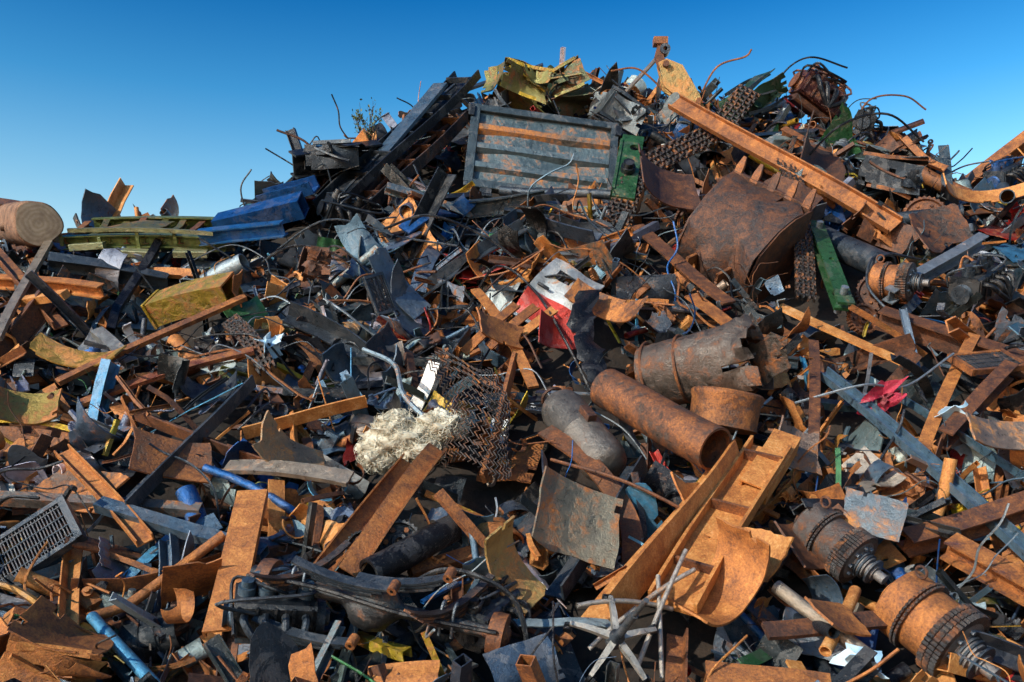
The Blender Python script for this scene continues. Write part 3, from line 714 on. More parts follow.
beam('yellow_box_section',rect(.42,.34),P(-4.85,12.9,3.85,.6),P(-3.7,12.6,4.05,.7),(.45,.33,.05,.5),inner=rect(.37,.29),r=.55,bow=.03,extra=lambda L:[(box(.04,.46,.38,(-L*.5,0,0)),YEL),(xf(plate(.4,.35,.012,8,7,0,4,.6,.3),M4((L*.5,0,0),(0,1.3,0))),BRN)])

def engine(name,c,rot,s,cols):
    a=Acc(); M=M4(c,rot,(s,s,s))
    a.add(box(.9,.5,.45,bev=.04),M,cols[0])
    for k in range(4): a.add(xf(lathe([(0,.002),(0,.1),(.12,.1),(.12,.07),(.2,.07),(.2,.002)],14),M4((-.33+.22*k,0,.2),(0,-math.pi/2,0))),M,cols[1])
    a.add(xf(lathe([(0,.002),(0,.22),(.07,.22,1),(.1,.22,1),(.1,.1),(.16,.1),(.16,.002)],30,td=.08),M4((.46,0,-.05))),M,cols[2])
    a.add(xf(lathe([(0,.002),(0,.16),(.05,.12),(.1,.16),(.1,.002)],20),M4((-.46,0,-.05),(0,0,math.pi))),M,cols[1])
    for k in range(4): a.add(wire([(-.33+.22*k,-.25,.1),(-.33+.22*k,-.4,.1),(-.2+.16*k,-.48,-.05),(.1,-.5,-.25)],.045,8,5),M,cols[3])
    a.add(box(.8,.3,.14,(0,0,-.3),.03),M,cols[1])
    for k in range(5): a.add(box(.03,.54,.4,(-.4+.2*k,0,0)),M,cols[0])
    for k in range(5):
        a.add(wire([(U(-.4,.4),U(-.2,.2),.25),(U(-.5,.5),U(-.3,.3),.4),(U(-.7,.7),U(-.5,.5),U(.1,.4)),(U(-.8,.8),U(-.5,.5),U(-.4,.2))],.022,6,6),M,R.choice(cols))
    ex(c,c,.6*s); a.build(name,[MS])
engine('scrap_engine',(5.75,16.9,8.5),(.3,.5,.3),1.0,[(.09,.03,.03,.5),BRN,DST,BLK])
engine('scrap_engine',(6.5,16.6,7.9),(.5,-.3,1.2),.7,[DRK,DST,BRN,BLK])
engine('scrap_engine',(8.5,15.6,6.6),(.2,-.4,.6),.7,[DST,BLU,BRN,BLK])
engine('scrap_engine',(-1.9,7.2,.75),(.4,.1,.3),.7,[DRK,STL,DST,DST])
engine('scrap_engine',(-.2,7.35,.7),(.2,-.3,1.0),.6,[DST,BLK,BRN,BLK])
engine('scrap_engine',(6.3,12.2,4.2),(.3,-.4,.6),.8,[DRK,DST,BRN,BLK])
engine('scrap_engine',(-2.6,14.2,5.6),(.5,.2,.6),.8,[DRK,BLK,DST,BLK])

# --- log
def log():
    a=Acc(); M,L=fr((-8.75,15.7,5.8),(-7.0,13.3,5.25),(0,0,1))
    pr=[(-L/2,.002),(-L/2,.33)]+[(-L/2+L*k/14,.33+.015*math.sin(k*1.7)) for k in range(1,14)]+[(L/2-.03,.33),(L/2,.31)]
    a.add(lathe(pr,36,wob=.045),None,TAN,0)
    a.add(lathe([(L/2,.31),(L/2+.004,.25),(L/2+.006,.15),(L/2+.006,.002)],36,wob=.045),None,TAN,1)
    for k in range(3): a.add(xf(lathe([(0,.07),(.06,.05),(.08,.002)],10),M4((L*(.1+.12*k),0,0),(0,0,0))@M4((0,0,0),(k*1.3+.3,0,0))@M4((0,-.32,0),(0,0,-math.pi/2))),None,TAN,0)
    ex((-8.75,15.7,5.8),(-7.0,13.3,5.25),.45)
    ob=a.build('wooden_log',[MBk,ME],center=False); ob.matrix_world=Matrix(M.tolist())
log()
# --- trailer frame
def trailer():
    a=Acc(); M=M4((-5.7,14.45,5.36),(.42,-.02,.1))
    c=(.22,.27,.09,.38)
    L=2.4;W=1.4
    for y in(-W/2,W/2): a.add(sweep(pC(.2,.12,.02),lpath(L,7,.02,.05),twist=.1),M@M4((0,y,0),(math.pi/2,0,0)),c)
    for y in(-.35,.35): a.add(sweep(pI(.1,.18,.015),lpath(L*1.05,4)),M@M4((0,y,-.12)),(.12,.15,.06,.5))
    for k in range(9): a.add(sweep(pI(.1,.1,.015),lpath(W,4,.02,.1)),M@M4((-L/2+L*k/8+U(-.05,.05),0,.03),(0,0,math.pi/2+U(-.1,.1))),OLV if k%3 else BRN)
    for k in range(5): a.add(box(.05,.05,U(.12,.3),(-L/2+L*k/4.3,-W/2-.06,.06)),M@M4((0,0,0),(0,U(-.1,.1),0)),c)
    a.add(sweep(rect(.05,.06),lpath(L*.9,8,.04,.2)),M@M4((0,-W/2-.07,.2)),(.3,.3,.15,.4))
    a.add(plate(1.2,1.0,.012,8,6,0,3,.3,.2,2,2),M@M4((-.4,0,.14)),OLV)
    for k in range(3): a.add(box(.5,.16,.1,(-.8+.75*k,-W/2-.16,-.05)),M@M4((0,0,0),(U(-.1,.1),U(-.08,.08),0)),(.36,.37,.2,.36))
    ex((-6.8,14.2,5.3),(-4.8,14.2,5.4),.7); a.build('flatbed_trailer_frame',[MS])
trailer()
# --- car door
def door():
    a=Acc(); M=M4((.6,11.95,3.95),(math.radians(68),math.radians(32),math.radians(-12)),(.85,.85,.85))
    nx,ny=14,14; u=np.linspace(-.5,.5,nx);v=np.linspace(-.5,.5,ny)
    Pp=np.zeros((nx,ny,3)); Pp[...,0]=u[:,None]*.9; Pp[...,1]=v[None]*1.15
    Pp[...,0]+=.12*np.maximum(0,v)[None]*1.0
    Pp[...,2]=.12*(1-(2*v[None])**2)+.05*np.sin(7*u)[:,None]*np.cos(5*v)[None]+.05*np.abs(u[:,None]-.1)
    mk=np.ones((nx-1,ny-1),bool); mk[3:7,9:-2]=False; mk[9:-2,9:-2]=False
    a.add(sheet(Pp,mk,.02),M,(.5,.51,.5,.42)) 
    Pq=Pp[:,:6].copy(); Pq[...,2]+=.02; a.add(sheet(Pq,None,.012),M,(.42,.03,.02,.3))
    a.add(box(.2,.04,.04,(-.25,-.02,.17)),M,BLK)
    a.add(box(.9,.1,.03,(0,-.57,.02)),M,GST)
    a.add(wire([(-.4,.1,.1),(-.1,.3,.16),(.3,.35,.1),(.45,.1,.05)],.02,6,6),M,BLK)
    ex((.5,11.8,4.3),(.6,11.5,3.5),.5); a.build('car_door',[MS])
    a=Acc(); a.add(plate(.8,.45,.012,10,7,.9,2,.4,.1),M4((.6,11.3,3.4),(1.1,.1,.2)),(.4,.035,.025,.28)); ex((.6,11.2,3.4),(.7,11.2,3.4),.35); a.build('car_fender',[MS])
door()
# --- pipes and drums
beam('large_steel_pipe',circ(.225,32),P(1.05,10.65,2.66,.65),P(1.98,9.55,2.02,.8),(.13,.1,.08,.64),up=(0,-.3,1),inner=circ(.2,32),r=.45,seed=.62)
def tornbarrel():
    a=Acc(); M,L=fr((1.65,11.0,2.85),(2.85,10.35,3.08),(0,-.3,1))
    n=30;nx=16;Pp=np.zeros((nx,n,3))
    for i in range(nx):
        for j in range(n):
            th=2*math.pi*(j/(n-1))*.93-.3
            r=.39*(1+.05*math.sin(3*th+i*.2)+.02*math.sin(i*.9+7*th))+ (.0 if i<11 else .03*(i-11)*math.sin(5*th+i))
            Pp[i,j]=((i/(nx-1)-.5)*L+(.05*math.sin(4*th) if i==nx-1 else 0),r*math.cos(th),r*math.sin(th))
    mk=np.ones((nx-1,n-1),bool); mk[-1,::7]=False; mk[-4:,17]=False; mk[-2:,24:26]=False
    a.add(sheet(Pp,mk,.015),M,(.15,.12,.1,.5),seed=.35)
    for x in(-.45,-.15): a.add(torus(.41,.018,28,6),M@M4((x*L,0,0)),BRN)
    a.add(lathe([(0,.002),(0,.39)],26),M@M4((-L/2+.03,0,0)),BRN)
    a.add(plate(.6,.5,.01,16,14,0,9,.8,.3,3,2),M@M4((L/2-.1,0,-.1),(0,1.2,0)),(.08,.07,.06,.5))
    ex((1.5,11,2.8),(3.0,10.3,3.1),.58); a.build('torn_steel_barrel',[MS])
    a=Acc(); M=M4((2.35,9.95,2.42),(0,math.radians(-80),.2))
    a.add(lathe([(-.22,.002),(-.22,.34),(-.2,.38),(-.16,.37),(.1,.38),(.14,.4),(.18,.4),(.2,.38),(.17,.36),(.15,.28),(.16,.002)],32,wob=.02),M,(.14,.1,.08,.65))
    ex((2.3,9.9,2.4),(2.3,9.9,2.5),.5); a.build('steel_drum',[MS])
    a=Acc(); M,L=fr((.5,10.0,2.5),(1.0,9.15,1.8),(0,-.3,1))
    r=.25
    a.add(lathe([(-L/2-.1,.002),(-L/2-.1,.07),(-L/2-.05,.08),(-L/2-.02,r*.6),(-L/2+.06,r*.9),(-L/2+.15,r),(-.02,r),(0,r*1.03),(.02,r),(L/2-.15,r),(L/2-.05,r*.88),(L/2,r*.6),(L/2+.02,.002)],28,wob=.012),M,(.17,.15,.13,.4),seed=.45)
    a.add(torus(.12,.02,16,6),M@M4((-L/2-.12,0,0)),BRN); a.add(box(.2,.1,.08,(0,0,r+.03)),M,BRN)
    ex((.45,10.0,2.6),(1.05,9.2,1.8),.45); a.build('gas_tank',[MS])
tornbarrel()
def strip():
    a=Acc(); p=cat([(1.0,11.6,4.0),(.86,11.1,3.55),(.95,10.6,3.05),(1.02,10.2,2.75)],9)
    n=len(p); Pp=np.zeros((n,6,3))
    for i in range(n):
        w=.14+.03*math.sin(i*.9)+.02*math.sin(i*2.3)
        for j in range(6):
            s=(j/5-.5)*2; Pp[i,j]=p[i]+np.array([s*w,.25*s*s*w+.04*math.sin(i*.7+j),.06*math.sin(i*.8)*s])
    a.add(sheet(Pp,None,.02),None,BLK)
    for i in range(0,n-3,3): ex(p[i],p[i+3],.2)
    a.build('torn_rubber_belt',[MS])
    a=Acc(); p=cat([(.35,9.5,2.2),(.8,9.0,1.85),(1.1,8.5,1.35),(1.1,8.2,.85)],6)
    a.add(sweep(rect(.2,.03),p,up=(0,-.7,.7)),None,(.25,.14,.08,.7)); a.build('rusty_curved_band',[MS])
strip()
def mesh():
    a=Acc()
    def S(u,v):
        th=v*2.6-1.2
        return np.array([-.6+.36*math.sin(th)+.35*u+.1*math.sin(u*5),9.9-.7*u-.3*math.cos(th),2.95-1.15*u+.1*math.sin(v*6)])
    nu,nv=26,18
    for j in range(nv):
        pts=[S(i/nu,(j+(.5 if i%2 else -.5)*1.02)/nv)+np.array([0,.008*(-1)**i,0]) for i in range(nu+1)]
        a.add(sweep(circ(.0085,4),pts),None,(.09,.08,.075,.5))
    ex((-.6,9.7,2.8),(-.25,9.0,1.9),.5); a.build('chain_link_mesh',[MS])
mesh()
def wool():
    a=Acc()
    for (c,s,k) in [((-1.1,9.33,2.12),(.38,.2,.17),1),((-.72,9.31,2.24),(.24,.18,.14),2),((-1.4,9.35,1.96),(.18,.15,.18),3),((-.95,9.25,2.0),(.22,.15,.14),4),((-1.2,9.3,2.25),(.18,.14,.12),5)]:
        n,m=36,22;V=[];F=[]
        for i in range(m+1):
            for j in range(n):
                th=math.pi*i/m;ph=2*math.pi*j/n
                d=np.array([math.sin(th)*math.cos(ph),math.sin(th)*math.sin(ph),math.cos(th)])
                r=1+.26*math.sin(5*d[0]+k)*math.sin(6*d[2]+k)+.18*math.sin(13*d[0]+9*d[1])*math.sin(12*d[2])+.08*NR.uniform(-1,1)
                V.append(np.array(c)+d*r*np.array(s))
        for i in range(m):
            for j in range(n): F.append((i*n+j,(i+1)*n+j,(i+1)*n+(j+1)%n,i*n+(j+1)%n))
        a.add(Tp(V,F),None,WHT)
        for q in range(600):
            d=NR.normal(size=3); d/=np.linalg.norm(d); p=np.array(c)+d*np.array(s)*U(.85,1.1); l=U(.02,.07)
            t=NR.normal(size=3); t-=d*np.dot(t,d); t/=np.linalg.norm(t)
            q1=p+d*l*.5+t*l*.5; q2=q1+t*l*.8+NR.uniform(-.015,.015,3); q3=q2-d*l*.3+t*l*.5+NR.uniform(-.02,.02,3)
            a.add(sweep(circ(.004,3),[p,q1,q2,q3],scale=[1,.9,.7,.3]),None,WHT)
    ex((-1.4,9.4,2),(-.6,9.4,2.2),.45); a.build('tuft_of_insulation_wool',[MW],ang=80)
wool()
def motor(name,p0,p1,r,col,seed=None):
    a=Acc(); M,L=fr(p0,p1,(0,-.3,1)); h=L/2; DK=(.05,.045,.045,.5)
    a.add(lathe([(-h,.002),(-h,r*.45),(-h+.04,r*.5),(-h+.05,r*.8),(-h+.08,r*.98),(-h*.3,r*.98),(-h*.3,r*.9),(h*.35,r*.9),(h*.35,r)],40,wob=.01),M,col,seed=seed)
    for q in (.36,.5,.64): a.add(lathe([(h*q-.02,r*.8),(h*q-.02,r*1.06,1),(h*q+.03,r*1.06,1),(h*q+.03,r*.8)],96,td=.05),M,DK)
    a.add(lathe([(h*.3,r*.93),(h*.7,r*.93)],40),M,BRN)
    for q in (-.34,-.25): a.add(lathe([(h*q,r*.9),(h*q,r*1.05,1),(h*q+.02,r*1.05,1),(h*q+.02,r*.9)],96,td=.05),M,DK)
    a.add(lathe([(h*.7,r*.93),(h*.72,r*.75),(h*.74,r*.45),(h,r*.42),(h,r*.3),(h*1.2,r*.3),(h*1.2,r*.2),(h*1.45,r*.2),(h*1.45,.002)],32),M,(.25,.23,.22,.38))
    for q in (.8,.9,1.1): a.add(lathe([(h*q,r*.3),(h*q,r*.5),(h*q+.02,r*.5),(h*q+.02,r*.3)],32),M,DST)
    for k in range(8):
        an=k*math.pi/4
        a.add(xf(lathe([(0,.02),(.03,.02),(.03,.002)],6),M4((h*.72,r*.6*math.cos(an),r*.6*math.sin(an)))),M,GST)
    for k in(-1,1): a.add(box(.1,.08,.1,(k*h*.5,0,-r),.01),M,BRN)
    a.add(torus(.05,.012,12,6),M@M4((-h*.6,0,r+.05),(0,0,math.pi/2)),BRN)
    ex(p0,p1,r*1.35); ex(np.array(p1)+(0,-.2,-.1),p1,r*1.2); a.build(name,[MS])
motor('electric_motor',(3.15,7.5,.84),(3.56,6.92,.44),.3,(.34,.15,.05,.75),seed=.6)
motor('electric_motor',(2.72,8.45,1.38),(3.15,7.95,.98),.24,(.14,.12,.11,.5),seed=.3)
motor('electric_motor',(5.0,12.6,4.3),(5.5,12.2,4.2),.25,BRN)
def axle():
    a=Acc(); M,L=fr((-2.1,7.3,1.02),(-.1,6.95,.62),(0,-.3,1)); h=L/2
    a.add(lathe([(-h,.002),(-h,.09),(-h+.06,.09),(-h+.06,.055),(-.25,.055),(-.2,.09),(-.12,.19),(0,.22),(.12,.19),(.2,.09),(.25,.055),(h-.06,.055),(h-.06,.09),(h,.09),(h,.002)],22),M,(.05,.055,.06,.4))
    for s in(-.6,.6):
        for k in range(5):
            l=.95-.15*k
            p=[(x,0,.16*(x/.5)**2*1.0-.025*k+.06) for x in np.linspace(-l/2,l/2,9)]
            a.add(sweep(rect(.07,.018),p),M@M4((s*h,0,.06),(0,0,1.1)),(.06,.05,.05,.5))
        for d in(-.05,.05): a.add(wire([(d,-.05,-.1),(d,-.06,.12),(d,0,.17),(d,.06,.12),(d,.05,-.1)],.012,6,4),M@M4((s*h,0,0)),GST)
        a.add(lathe([(0,.06),(0,.16),(.04,.17),(.12,.17),(.12,.1),(.16,.05),(.16,.002)],24),M@M4((s*h*1.55,0,0)),BRN)
    a.add(wire([(-h,-.1,.05),(-h*.4,-.2,.15),(h*.3,-.2,.1),(h,-.15,.1)],.018,6,8),M,BLK)
    ex((-2.1,7.1,1),(-.1,6.8,.6),.42); a.build('truck_axle_with_leaf_springs',[MS])
    for (p0,p1) in [((-1.7,7.0,1.15),(-.9,6.85,.95)),((-1.2,7.1,1.0),(-.45,6.8,1.05)),((-2.0,7.0,.7),(-1.2,6.8,.55))]:
        a=Acc(); M,L=fr(p0,p1,(0,-.5,.8)); 
        for k in range(3):
            l=L*(1-.2*k); a.add(sweep(rect(.08,.02),[(x,0,.25*(x/L)**2-.03*k) for x in np.linspace(-l/2,l/2,9)]),M,DST)
        a.add(lathe([(-.05,.015),(-.05,.04),(.05,.04),(.05,.015)],12),M@M4((L/2,0,.07),(0,0,math.pi/2)),BRN)
        a.build('leaf_spring',[MS]); ex(p0,p1,.2)
axle()
def chair():
    a=Acc(); M=M4((.78,6.8,.62),(math.radians(55),.1,.2)); c=(.5,.46,.4,.36)
    a.add(lathe([(-.04,.002),(-.04,.07),(.06,.06),(.1,.035),(.45,.03),(.45,.02),(.7,.02),(.7,.002)],16),M@M4((0,0,0),(0,-math.pi/2,0)),DST)
    for k in range(5):
        an=k*2*math.pi/5+.3
        Mk=M@M4((0,0,0),(0,0,an))
        a.add(sweep(rect(.045,.04),[(.04,0,.02),(.2,0,.015),(.36,0,-.02)],scale=[1.2,1,.7]),Mk,c)
        a.add(lathe([(-.012,.002),(-.012,.035),(.012,.035),(.012,.002)],14),Mk@M4((.36,0,-.06),(0,0,math.pi/2)),BLK)
        a.add(lathe([(-.012,.002),(-.012,.035),(.012,.035),(.012,.002)],14),Mk@M4((.36,0,-.06),(0,0,math.pi/2))@M4((.035,0,0)),BLK)
    ex((.78,6.75,.6),(1.1,7.1,.9),.45); a.build('swivel_chair_base',[MS])
    for p in [((.6,7.0,.5),(1.5,7.4,1.05)),((.95,6.9,.35),(1.45,7.5,1.2)),((.5,6.9,.85),(1.3,7.3,.75)),((1.15,6.9,.3),(1.2,7.4,1.0))]:
        beam('bent_tube_frame',circ(.02,10),p[0],p[1],(.5,.44,.38,.38),inner=circ(.016,10),bow=.06,r=.1)
chair()
def radiator(c,rot,s,col=GST):
    a=Acc(); M=M4(c,rot,(s,s,s))
    for y in(-.3,.3): a.add(box(1.0,.06,.1,(0,y,0)),M,col)
    for x in(-.5,.5): a.add(box(.08,.66,.12,(x,0,0)),M,col)
    for k in range(26): a.add(box(.012,.56,.07,(-.46+.92*k/25,0,0)),M@M4((0,0,0),(0,U(-.02,.02),U(-.03,.03))),(.1,.1,.11,.4))
    for k in range(4): a.add(box(.94,.015,.08,(0,-.22+.147*k,0)),M,DST)
    a.add(wire([(.5,.3,0),(.65,.35,.05),(.7,.2,.15)],.03,8,6),M,BLK)
    ex(c,c,.5*s); a.build('radiator_core',[MS])
radiator((-4.35,8.1,1.15),(.8,-.6,.3),.85,DST); radiator((-1.75,11.9,4.0),(1.1,1.2,.3),.5,DST); radiator((5.6,10.6,3.0),(.5,-.1,.2),.7,BRN)
def crumpled(name,c,rot,s,col,mat,r=.3):
    a=Acc()
    for k in range(3): a.add(plate(s*U(.8,1.1),s*U(.5,.8),.006,16,14,s*.35 if k else 0,8,.8,.2),M4((c[0]+U(-.1,.1)*s,c[1],c[2]+U(-.1,.1)*s),(rot[0]+U(-.5,.5),rot[1]+U(-.5,.5),rot[2]+k)),col)
    ex(c,c,r); a.build(name,[mat])
crumpled('crumpled_red_sheet',(4.15,10.1,2.55),(.9,.1,.2),.45,(.4,.02,.05,.18),MS)
crumpled('crumpled_plastic_bag',(2.62,6.7,.45),(.9,.2,.1),.34,WHT,MB,.32)
crumpled('crumpled_plastic_bag',(-3.0,11.0,3.25),(.9,.2,.6),.4,WHT,MB,.2)
crumpled('crumpled_plastic_bag',(4.9,9.9,2.4),(.9,.2,.6),.35,WHT,MB,.2)
def gear(name,c,rot,r,w,col):
    a=Acc(); M=M4(c,rot)
    a.add(lathe([(-w,r*.2),(-w,r*.35),(-w*.3,r*.4),(-w*.3,r*.8),(-w,r*.84),(-w,r,1),(w,r,1),(w,r*.84),(w*.3,r*.8),(w*.3,r*.4),(w,r*.35),(w,r*.2),(-w,r*.2)],56,td=.09),M,col)
    for k in range(6):
        an=k*math.pi/3; a.add(xf(lathe([(-.02,.002),(-.02,.025),(.02,.025),(.02,.002)],6),M4((-w*.4,r*.6*math.cos(an),r*.6*math.sin(an)))),M,BRN)
    ex(c,c,r); a.build(name,[MS])
gear('gear_wheel',(5.2,12.8,4.15),(0,.3,1.2),.3,.06,BRN); gear('gear_wheel',(4.75,12.2,3.7),(0,.2,1.8),.22,.05,BRN)
gear('gear_wheel',(6.6,14.4,5.6),(0,.2,1.3),.35,.06,BRN); gear('gear_wheel',(-1.0,8.0,1.2),(0,.3,1.7),.2,.06,DRK)
gear('gear_wheel',(-1.3,7.9,1.15),(0,.3,1.7),.17,.07,BLK)
beam('dark_steel_pipe',circ(.13,22),P(-.55,8.6,1.3,.4),P(-1.2,8.1,1.0,.55),BLK,inner=circ(.1,22),r=.2)
beam('dark_steel_pipe',circ(.12,20),P(5.9,14.6,5.5,.3),P(7.0,14.4,5.6,.4),DST,inner=circ(.1,20),r=.2)
beam('dark_steel_pipe',circ(.08,18),P(-.2,15.4,6.2,.4),P(1.6,15.0,6.0,.4),DST,inner=circ(.065,18),r=.15)
beam('dark_steel_pipe',circ(.2,22),P(4.8,14.2,5.2,.2),P(5.3,13.2,4.5,.4),DST,inner=circ(.17,22),r=.3)

def shrub():
    a=Acc(); base=np.array([-2.65,16.1,7.1])
    def grow(p,d,l,r,dep):
        q=p+d*l; mid=(p+q)/2+NR.uniform(-.03,.03,3)
        a.add(sweep(circ(r,5),[p,mid,q],scale=[1,.85,.65]),None,TAN,0)
        if dep==0:
            for k in range(5):
                c=p+(q-p)*U(.2,1.1)+NR.uniform(-.05,.05,3); M=M4(tuple(c),(U(0,6),U(0,6),U(0,6)))
                s=U(.02,.045); a.add(Tp([(-s,0,0),(0,s*.45,.006),(s,0,0),(0,-s*.45,-.006)],[(0,1,2,3)]),M,TAN,1)
            return
        for k in range(3):
            nd=d+NR.uniform(-.6,.6,3)+np.array([0,0,.15]); nd/=np.linalg.norm(nd)
            grow(p+(q-p)*U(.4,1),nd,l*U(.6,.85),r*.6,dep-1)
    for k in range(5): grow(base+NR.uniform(-.15,.15,3),np.array([U(-.5,.6),U(-.3,.1),.9]),.42,.01,2)
    a.build('wild_shrub',[MTw,MLf])
shrub()

# ------------------------------------------------------------------ the heap
heap=bpy.data.objects.new('scrap_metal_heap',None); scene.collection.objects.link(heap)
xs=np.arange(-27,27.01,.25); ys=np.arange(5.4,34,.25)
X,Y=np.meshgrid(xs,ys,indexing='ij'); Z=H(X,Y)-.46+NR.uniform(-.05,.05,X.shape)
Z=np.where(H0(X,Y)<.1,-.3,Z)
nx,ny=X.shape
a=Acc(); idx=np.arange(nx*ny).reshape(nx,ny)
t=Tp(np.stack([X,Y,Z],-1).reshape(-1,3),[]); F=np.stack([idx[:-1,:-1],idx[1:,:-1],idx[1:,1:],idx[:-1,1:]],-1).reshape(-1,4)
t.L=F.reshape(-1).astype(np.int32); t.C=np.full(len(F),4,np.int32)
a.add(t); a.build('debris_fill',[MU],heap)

E0=np.array([e[0] for e in EX]);E1=np.array([e[1] for e in EX]);ER=np.array([e[2] for e in EX])
def near(p,marg):
    d=E1-E0; w=p[None]-E0; tt=np.clip((w*d).sum(1)/((d*d).sum(1)+1e-9),0,1)
    q=E0+d*tt[:,None]; dist=np.linalg.norm(p[None]-q,axis=1)
    return np.any(dist<ER+marg)
LWa=np.array(LW,float); LKa=np.array(LK)
def scatter(name,n,smin,smax,omin,omax,marg,tilt,wild,xr=(-15,15),yr=(5.9,21.5),kinds=None):
    a=Acc(); cnt=0
    lw=LWa if kinds is None else LWa*np.isin(LKa,kinds)
    cumw=np.cumsum(lw)/lw.sum()
    xs=NR.uniform(*xr,n*3); ys=yr[0]+(yr[1]-yr[0])*NR.uniform(0,1,n*3)**1.2
    hs=H(xs,ys); ns=nrm(xs,ys); h0=H0(xs,ys)
    for i in range(n*3):
        if cnt>=n: break
        if h0[i]<-.05: continue
        s=U(smin,smax); nn=ns[i]
        p=np.array([xs[i],ys[i],hs[i]])+nn*U(omin,omax)*(.5+.5*s)
        if near(p,marg*s): continue
        k=int(np.searchsorted(cumw,R.random())); t=LIB[min(k,len(LIB)-1)]
        if R.random()<wild: 
            zax=Vector(NR.normal(size=3)).normalized()
        else:
            zax=(Vector(nn)+Vector(NR.normal(size=3))*tilt).normalized()
        q=zax.to_track_quat('Z','Y').to_matrix().to_4x4()@Matrix.Rotation(U(0,6.283),4,'Z')
        M=np.array(Matrix.Translation(Vector(p))@q@Matrix.Scale(s,4))
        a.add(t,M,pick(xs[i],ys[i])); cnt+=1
    a.build(name,[MS],heap)
    return cnt,a.o
BE=[0,1,2,3,4,5,6]; PL=[7,8,9,18]
r0=scatter('very_large_scrap_pieces',560,1.3,1.7,-.3,0,.3,.3,.1,yr=(7.8,21))
r1=scatter('large_scrap_pieces',3300,.8,1.3,-.25,.12,.25,.38,.18)
r2=scatter('medium_scrap_pieces',6000,.42,.8,-.22,.25,.2,.45,.28)
r3=scatter('small_scrap_pieces',4200,.16,.4,-.12,.28,.1,.5,.4)
r5=scatter('foreground_scrap_pieces',700,.7,1.1,-.2,.12,.25,.35,.15,xr=(-6,6),yr=(6.0,9.5))
r6=scatter('long_loose_beams',280,1.1,1.6,.1,.25,.36,.22,.05,xr=(-12,12),yr=(7.0,17),kinds=BE)
r7=scatter('loose_bent_plates',330,.95,1.45,.05,.2,.5,.3,.1,xr=(-12,12),yr=(6.8,17),kinds=PL)
r4=scatter('crest_scrap_pieces',420,.5,1.0,0,.3,.2,.8,.6,xr=(-10,11),yr=(15.5,20))
# draped cables and rods that follow the surface of the heap
a=Acc()
for k in range(270):
    if k<150: x,y=U(-5,4),U(10.5,16.5)
    else: x,y=U(-8,9),U(7.5,17.5)
    an=U(0,6.283); pts=[]; step=U(.25,.5); col=R.choice([BLK,BLK,DRK,DST,GST,BRN]); br=U(.006,.018)
    for j in range(R.randint(4,8)):
        lift=U(.12,.45); n_=nrm(np.array([x]),np.array([y]))[0]
        pts.append(np.array([x,y,float(H(x,y))])+n_*lift)
        an+=U(-.75,.75); x+=math.cos(an)*step; y+=math.sin(an)*step*.75
    if near(pts[len(pts)//2],.02) or near(pts[0],.02) or near(pts[-1],.02): continue
    a.add(wire(pts,br,5,6),None,col)
# stray wires standing out of the crest, each rooted inside the heap
for k in range(46):
    x=U(-4,9.5); r_=float(np.interp(x,_rx,_rz)); y=U(16.2,18.2) if x>-2 else U(14.8,16.2)
    z=float(H(x,y)); dx=U(-.6,.6)
    pts=[(x,y,z-.2),(x+dx*.2,y,z+U(.2,.35)),(x+dx*.7,y-.1,z+U(.45,.75)),(x+dx*1.5,y-.15,z+U(.4,.9))]
    a.add(wire(pts,U(.006,.014),5,6),None,R.choice([BLK,BRN,DST]))
a.build('tangled_cables',[MS],heap)
print('SCATTER',r1,r2,r3,r4,time.time()-T0)

# ground
a=Acc(); n=41; g=np.linspace(-1,1,n); g=np.sign(g)*np.abs(g)**3*1500
GX,GY=np.meshgrid(g,g,indexing='ij')
idx=np.arange(n*n).reshape(n,n); t=Tp(np.stack([GX,GY+10,GX*0-.02],-1).reshape(-1,3),[])
F=np.stack([idx[:-1,:-1],idx[1:,:-1],idx[1:,1:],idx[:-1,1:]],-1).reshape(-1,4); t.L=F.reshape(-1).astype(np.int32); t.C=np.full(len(F),4,np.int32)
a.add(t); a.build('ground',[MG],center=False)

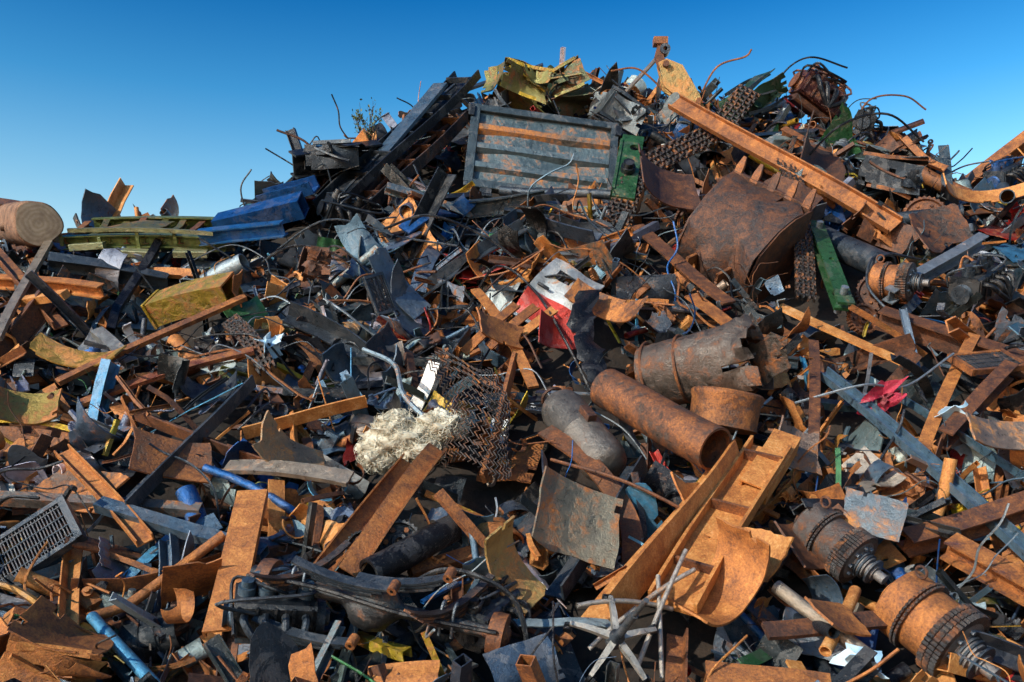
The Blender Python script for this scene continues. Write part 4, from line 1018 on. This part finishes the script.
# ------------------------------------------------------------------ light
az=math.radians(229); el=math.radians(31)
w=bpy.data.worlds.new('World'); scene.world=w; w.use_nodes=True; nt=w.node_tree
bg=nt.nodes['Background']; sky=nt.nodes.new('ShaderNodeTexSky'); sky.sky_type='NISHITA'; sky.sun_disc=False
sky.sun_elevation=el; sky.sun_rotation=az; sky.altitude=100; sky.air_density=1.3; sky.dust_density=1.2; sky.ozone_density=4
gm=nt.nodes.new('ShaderNodeGamma'); gm.inputs[1].default_value=1.5
hs=nt.nodes.new('ShaderNodeHueSaturation'); hs.inputs['Saturation'].default_value=1.1; hs.inputs['Hue'].default_value=.49
# elevation-dependent atmosphere grading of the sky (direction based)
tcw=nt.nodes.new('ShaderNodeTexCoord'); sx=nt.nodes.new('ShaderNodeSeparateXYZ'); nt.links.new(tcw.outputs['Generated'],sx.inputs[0])
gr=ramp(nt,sx.outputs['Z'],[(0,(.9,.62,.5)),(.2,(.98,.65,.5)),(.27,(.66,.57,.49)),(.34,(.28,.45,.46)),(.44,(.03,.28,.38)),(1,(.05,.2,.32))])
vm=nt.nodes.new('ShaderNodeVectorMath'); vm.operation='MULTIPLY'; v2=nt.nodes.new('ShaderNodeVectorMath'); v2.operation='SCALE'; v2.inputs['Scale'].default_value=2.0
nt.links.new(sky.outputs[0],gm.inputs[0]); nt.links.new(gm.outputs[0],hs.inputs['Color']); nt.links.new(hs.outputs[0],vm.inputs[0]); nt.links.new(gr,vm.inputs[1])
nt.links.new(vm.outputs[0],v2.inputs[0]); nt.links.new(v2.outputs[0],bg.inputs[0]); bg.inputs[1].default_value=.095
sd=Vector((math.sin(az)*math.cos(el),math.cos(az)*math.cos(el),math.sin(el)))
L=bpy.data.lights.new('sun','SUN'); L.energy=5.0; L.angle=math.radians(.5); L.color=(1,.93,.8)
lo=bpy.data.objects.new('sun',L); lo.rotation_euler=sd.to_track_quat('Z','Y').to_euler(); lo.location=sd*50; scene.collection.objects.link(lo)

cam=bpy.data.cameras.new('camera'); cam.sensor_width=36; cam.lens=900/1024*36; cam.clip_end=4000
cam.shift_y=(430-341)/1024
co=bpy.data.objects.new('camera',cam); co.location=(0,0,2.2); co.rotation_euler=(math.pi/2,0,0); scene.collection.objects.link(co); scene.camera=co
scene.view_settings.view_transform='Standard'; scene.view_settings.look='None'; scene.view_settings.exposure=0
print('DONE',time.time()-T0)
